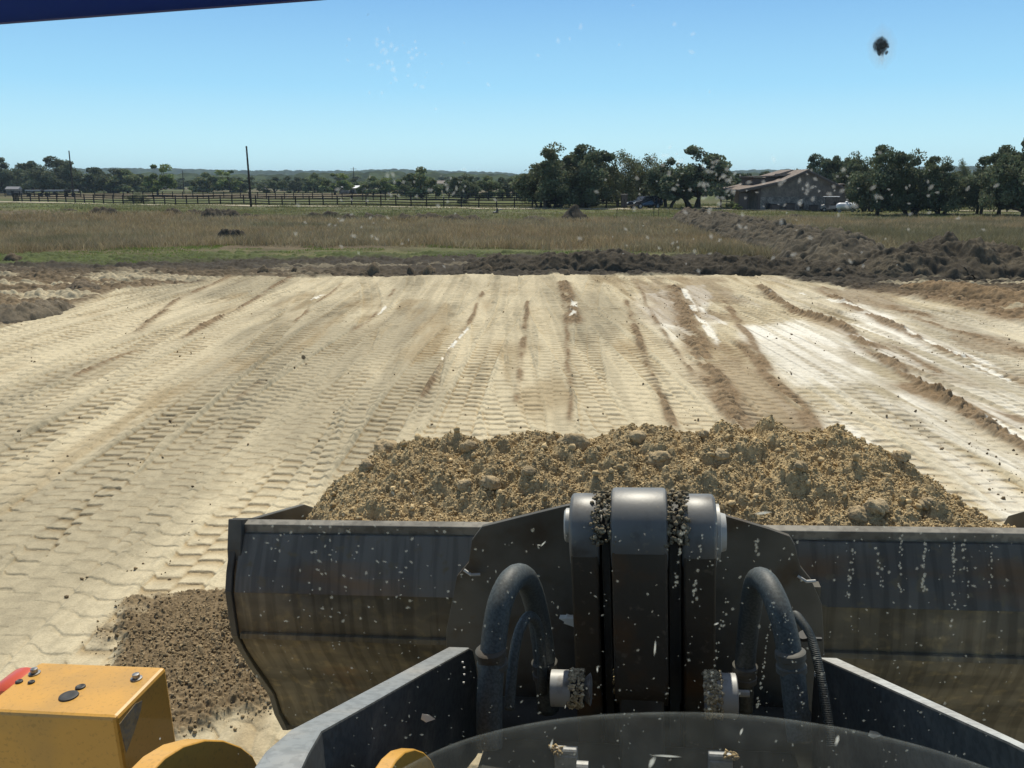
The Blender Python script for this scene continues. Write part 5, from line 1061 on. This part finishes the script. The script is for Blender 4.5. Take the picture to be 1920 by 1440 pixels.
for i, (px, py, r_, lit) in enumerate(clod_at):
    # find where the sight line meets the heap
    best = None
    for v in np.linspace(3.45, 4.3, 120):
        p = L(px, py, v)
        if hx0 < p[0] < hx1 and p[2] < hz_(np.array(p[0]), np.array(v)) + .02: best = p; break
    if best is None: best = L(px, py, 4.1)
    bm = bmesh.new(); bmesh.ops.create_icosphere(bm, subdivisions=4, radius=1); rr = np.random.default_rng(i); off = rr.random(3) * 40
    co = np.array([v.co[:] for v in bm.verts]); n1 = fbm(co[:, 0] * 1.1 + off[0] + co[:, 2], co[:, 1] * 1.1 + off[1] - co[:, 2], 3, i); n2 = fbm(co[:, 0] * 4 + off[2] + co[:, 2] * 3, co[:, 1] * 4 + co[:, 2] * 2, 4, i + 50)
    n3 = fbm(co[:, 0] * 11 + co[:, 2] * 9, co[:, 1] * 11 - co[:, 2] * 7, 3, i + 90)
    co = co * (.25 + 1.1 * n1 + .55 * np.abs(n2 - .5) + .34 * n2 + .12 * n3)[:, None] * np.array([1.15, .95, .9])
    me = bpy.data.meshes.new('soil_clod'); fs = np.array([[v.index for v in f.verts] for f in bm.faces]); bm.free()
    me.vertices.add(len(co)); me.vertices.foreach_set('co', (co * r_ * .52).astype(np.float32).ravel()); finish(me, fs, np.ones((len(co), 3)) * np.array([.50, .39, .235]) * (.85 + .3 * rr.random()), M['heap'], True)
    o = link_obj('soil_clod', me, heap); o.location = (best[0], best[1], best[2] - r_ * .22)
# loose crumbs over the spill on the ground
n_ = 9000; a_ = RNG.normal(0, .42, n_); b_ = RNG.normal(0, .62, n_); X_ = -2.22 + a_ * 1.2 - .30 * b_; Y_ = 5.95 + b_ * .85
kk = (np.hypot((X_ + 2.22 + .30 * (Y_ - 5.95)) / .86, (Y_ - 5.95) / .98) + (fbm(X_ * 2.2, Y_ * 2.2, 4, 44) - .5) * .9) < 1.0 + .2 * RNG.random(n_); X_, Y_ = X_[kk], Y_[kk]; n_ = len(X_)
zz, _, _ = pad_fields(*np.meshgrid(np.linspace(-6, 1, 2, dtype=np.float32), np.array([3, 4], np.float32))) if 0 else (None, None, None)
ji = np.clip(np.searchsorted(ys, Y_), 0, len(ys) - 1); jj = np.clip(((X_ / (ys[ji] + .6) - us[0]) / (us[1] - us[0])).astype(int), 0, len(us) - 1); gz = PZ[ji, jj]
r_ = .003 + .014 * RNG.random(n_) ** 5
spl = mud_mesh('spilled_soil', np.stack([X_, Y_, gz + r_ * .4, r_], -1), None, (.33, .25, .145), label='dark crumbs of soil spilled on the ground beside the bucket', kind='stuff', mtl='heap')
# crumbs thrown along the pad and its ridges
n_ = 9000; Y_ = 5 + 29 * RNG.random(n_) ** 1.2; X_ = RNG.uniform(-.6, .62, n_) * Y_; kk = (fbm(X_ * 1.2, Y_ * .35, 3, 500) > .53) & (RNG.random(n_) < np.where(X_ > 2.5, 1, .25)); X_, Y_ = X_[kk], Y_[kk]
ji = np.clip(np.searchsorted(ys, Y_), 0, len(ys) - 1); jj = np.clip(((X_ / (ys[ji] + .6) - us[0]) / (us[1] - us[0])).astype(int), 0, len(us) - 1); gz = PZ[ji, jj]; r_ = .006 + .022 * RNG.random(len(X_)) ** 5
mud_mesh('scattered_crumbs', np.stack([X_, Y_, gz + r_ * .4, r_], -1), None, (.27, .20, .12), label='small crumbs of soil scattered over the graded pad', kind='stuff', mtl='heap')

# ------------------------------------------------------------------ air
hz_m = bpy.data.materials.new('haze'); hz_m.use_nodes = True; N, K = hz_m.node_tree.nodes, hz_m.node_tree.links; N.remove(N['Principled BSDF'])
pv = N.new('ShaderNodeVolumePrincipled'); pv.inputs['Color'].default_value = (.62, .80, 1.0, 1); pv.inputs['Density'].default_value = .00016; pv.inputs['Anisotropy'].default_value = 0
K.new(pv.outputs[0], N['Material Output'].inputs['Volume'])
hzb = MB().box(-7000, 7000, -300, 9500, -14, 64).build('haze', hz_m); tag(hzb, 'thin pale air between the pad and the wooded hills', kind='stuff')
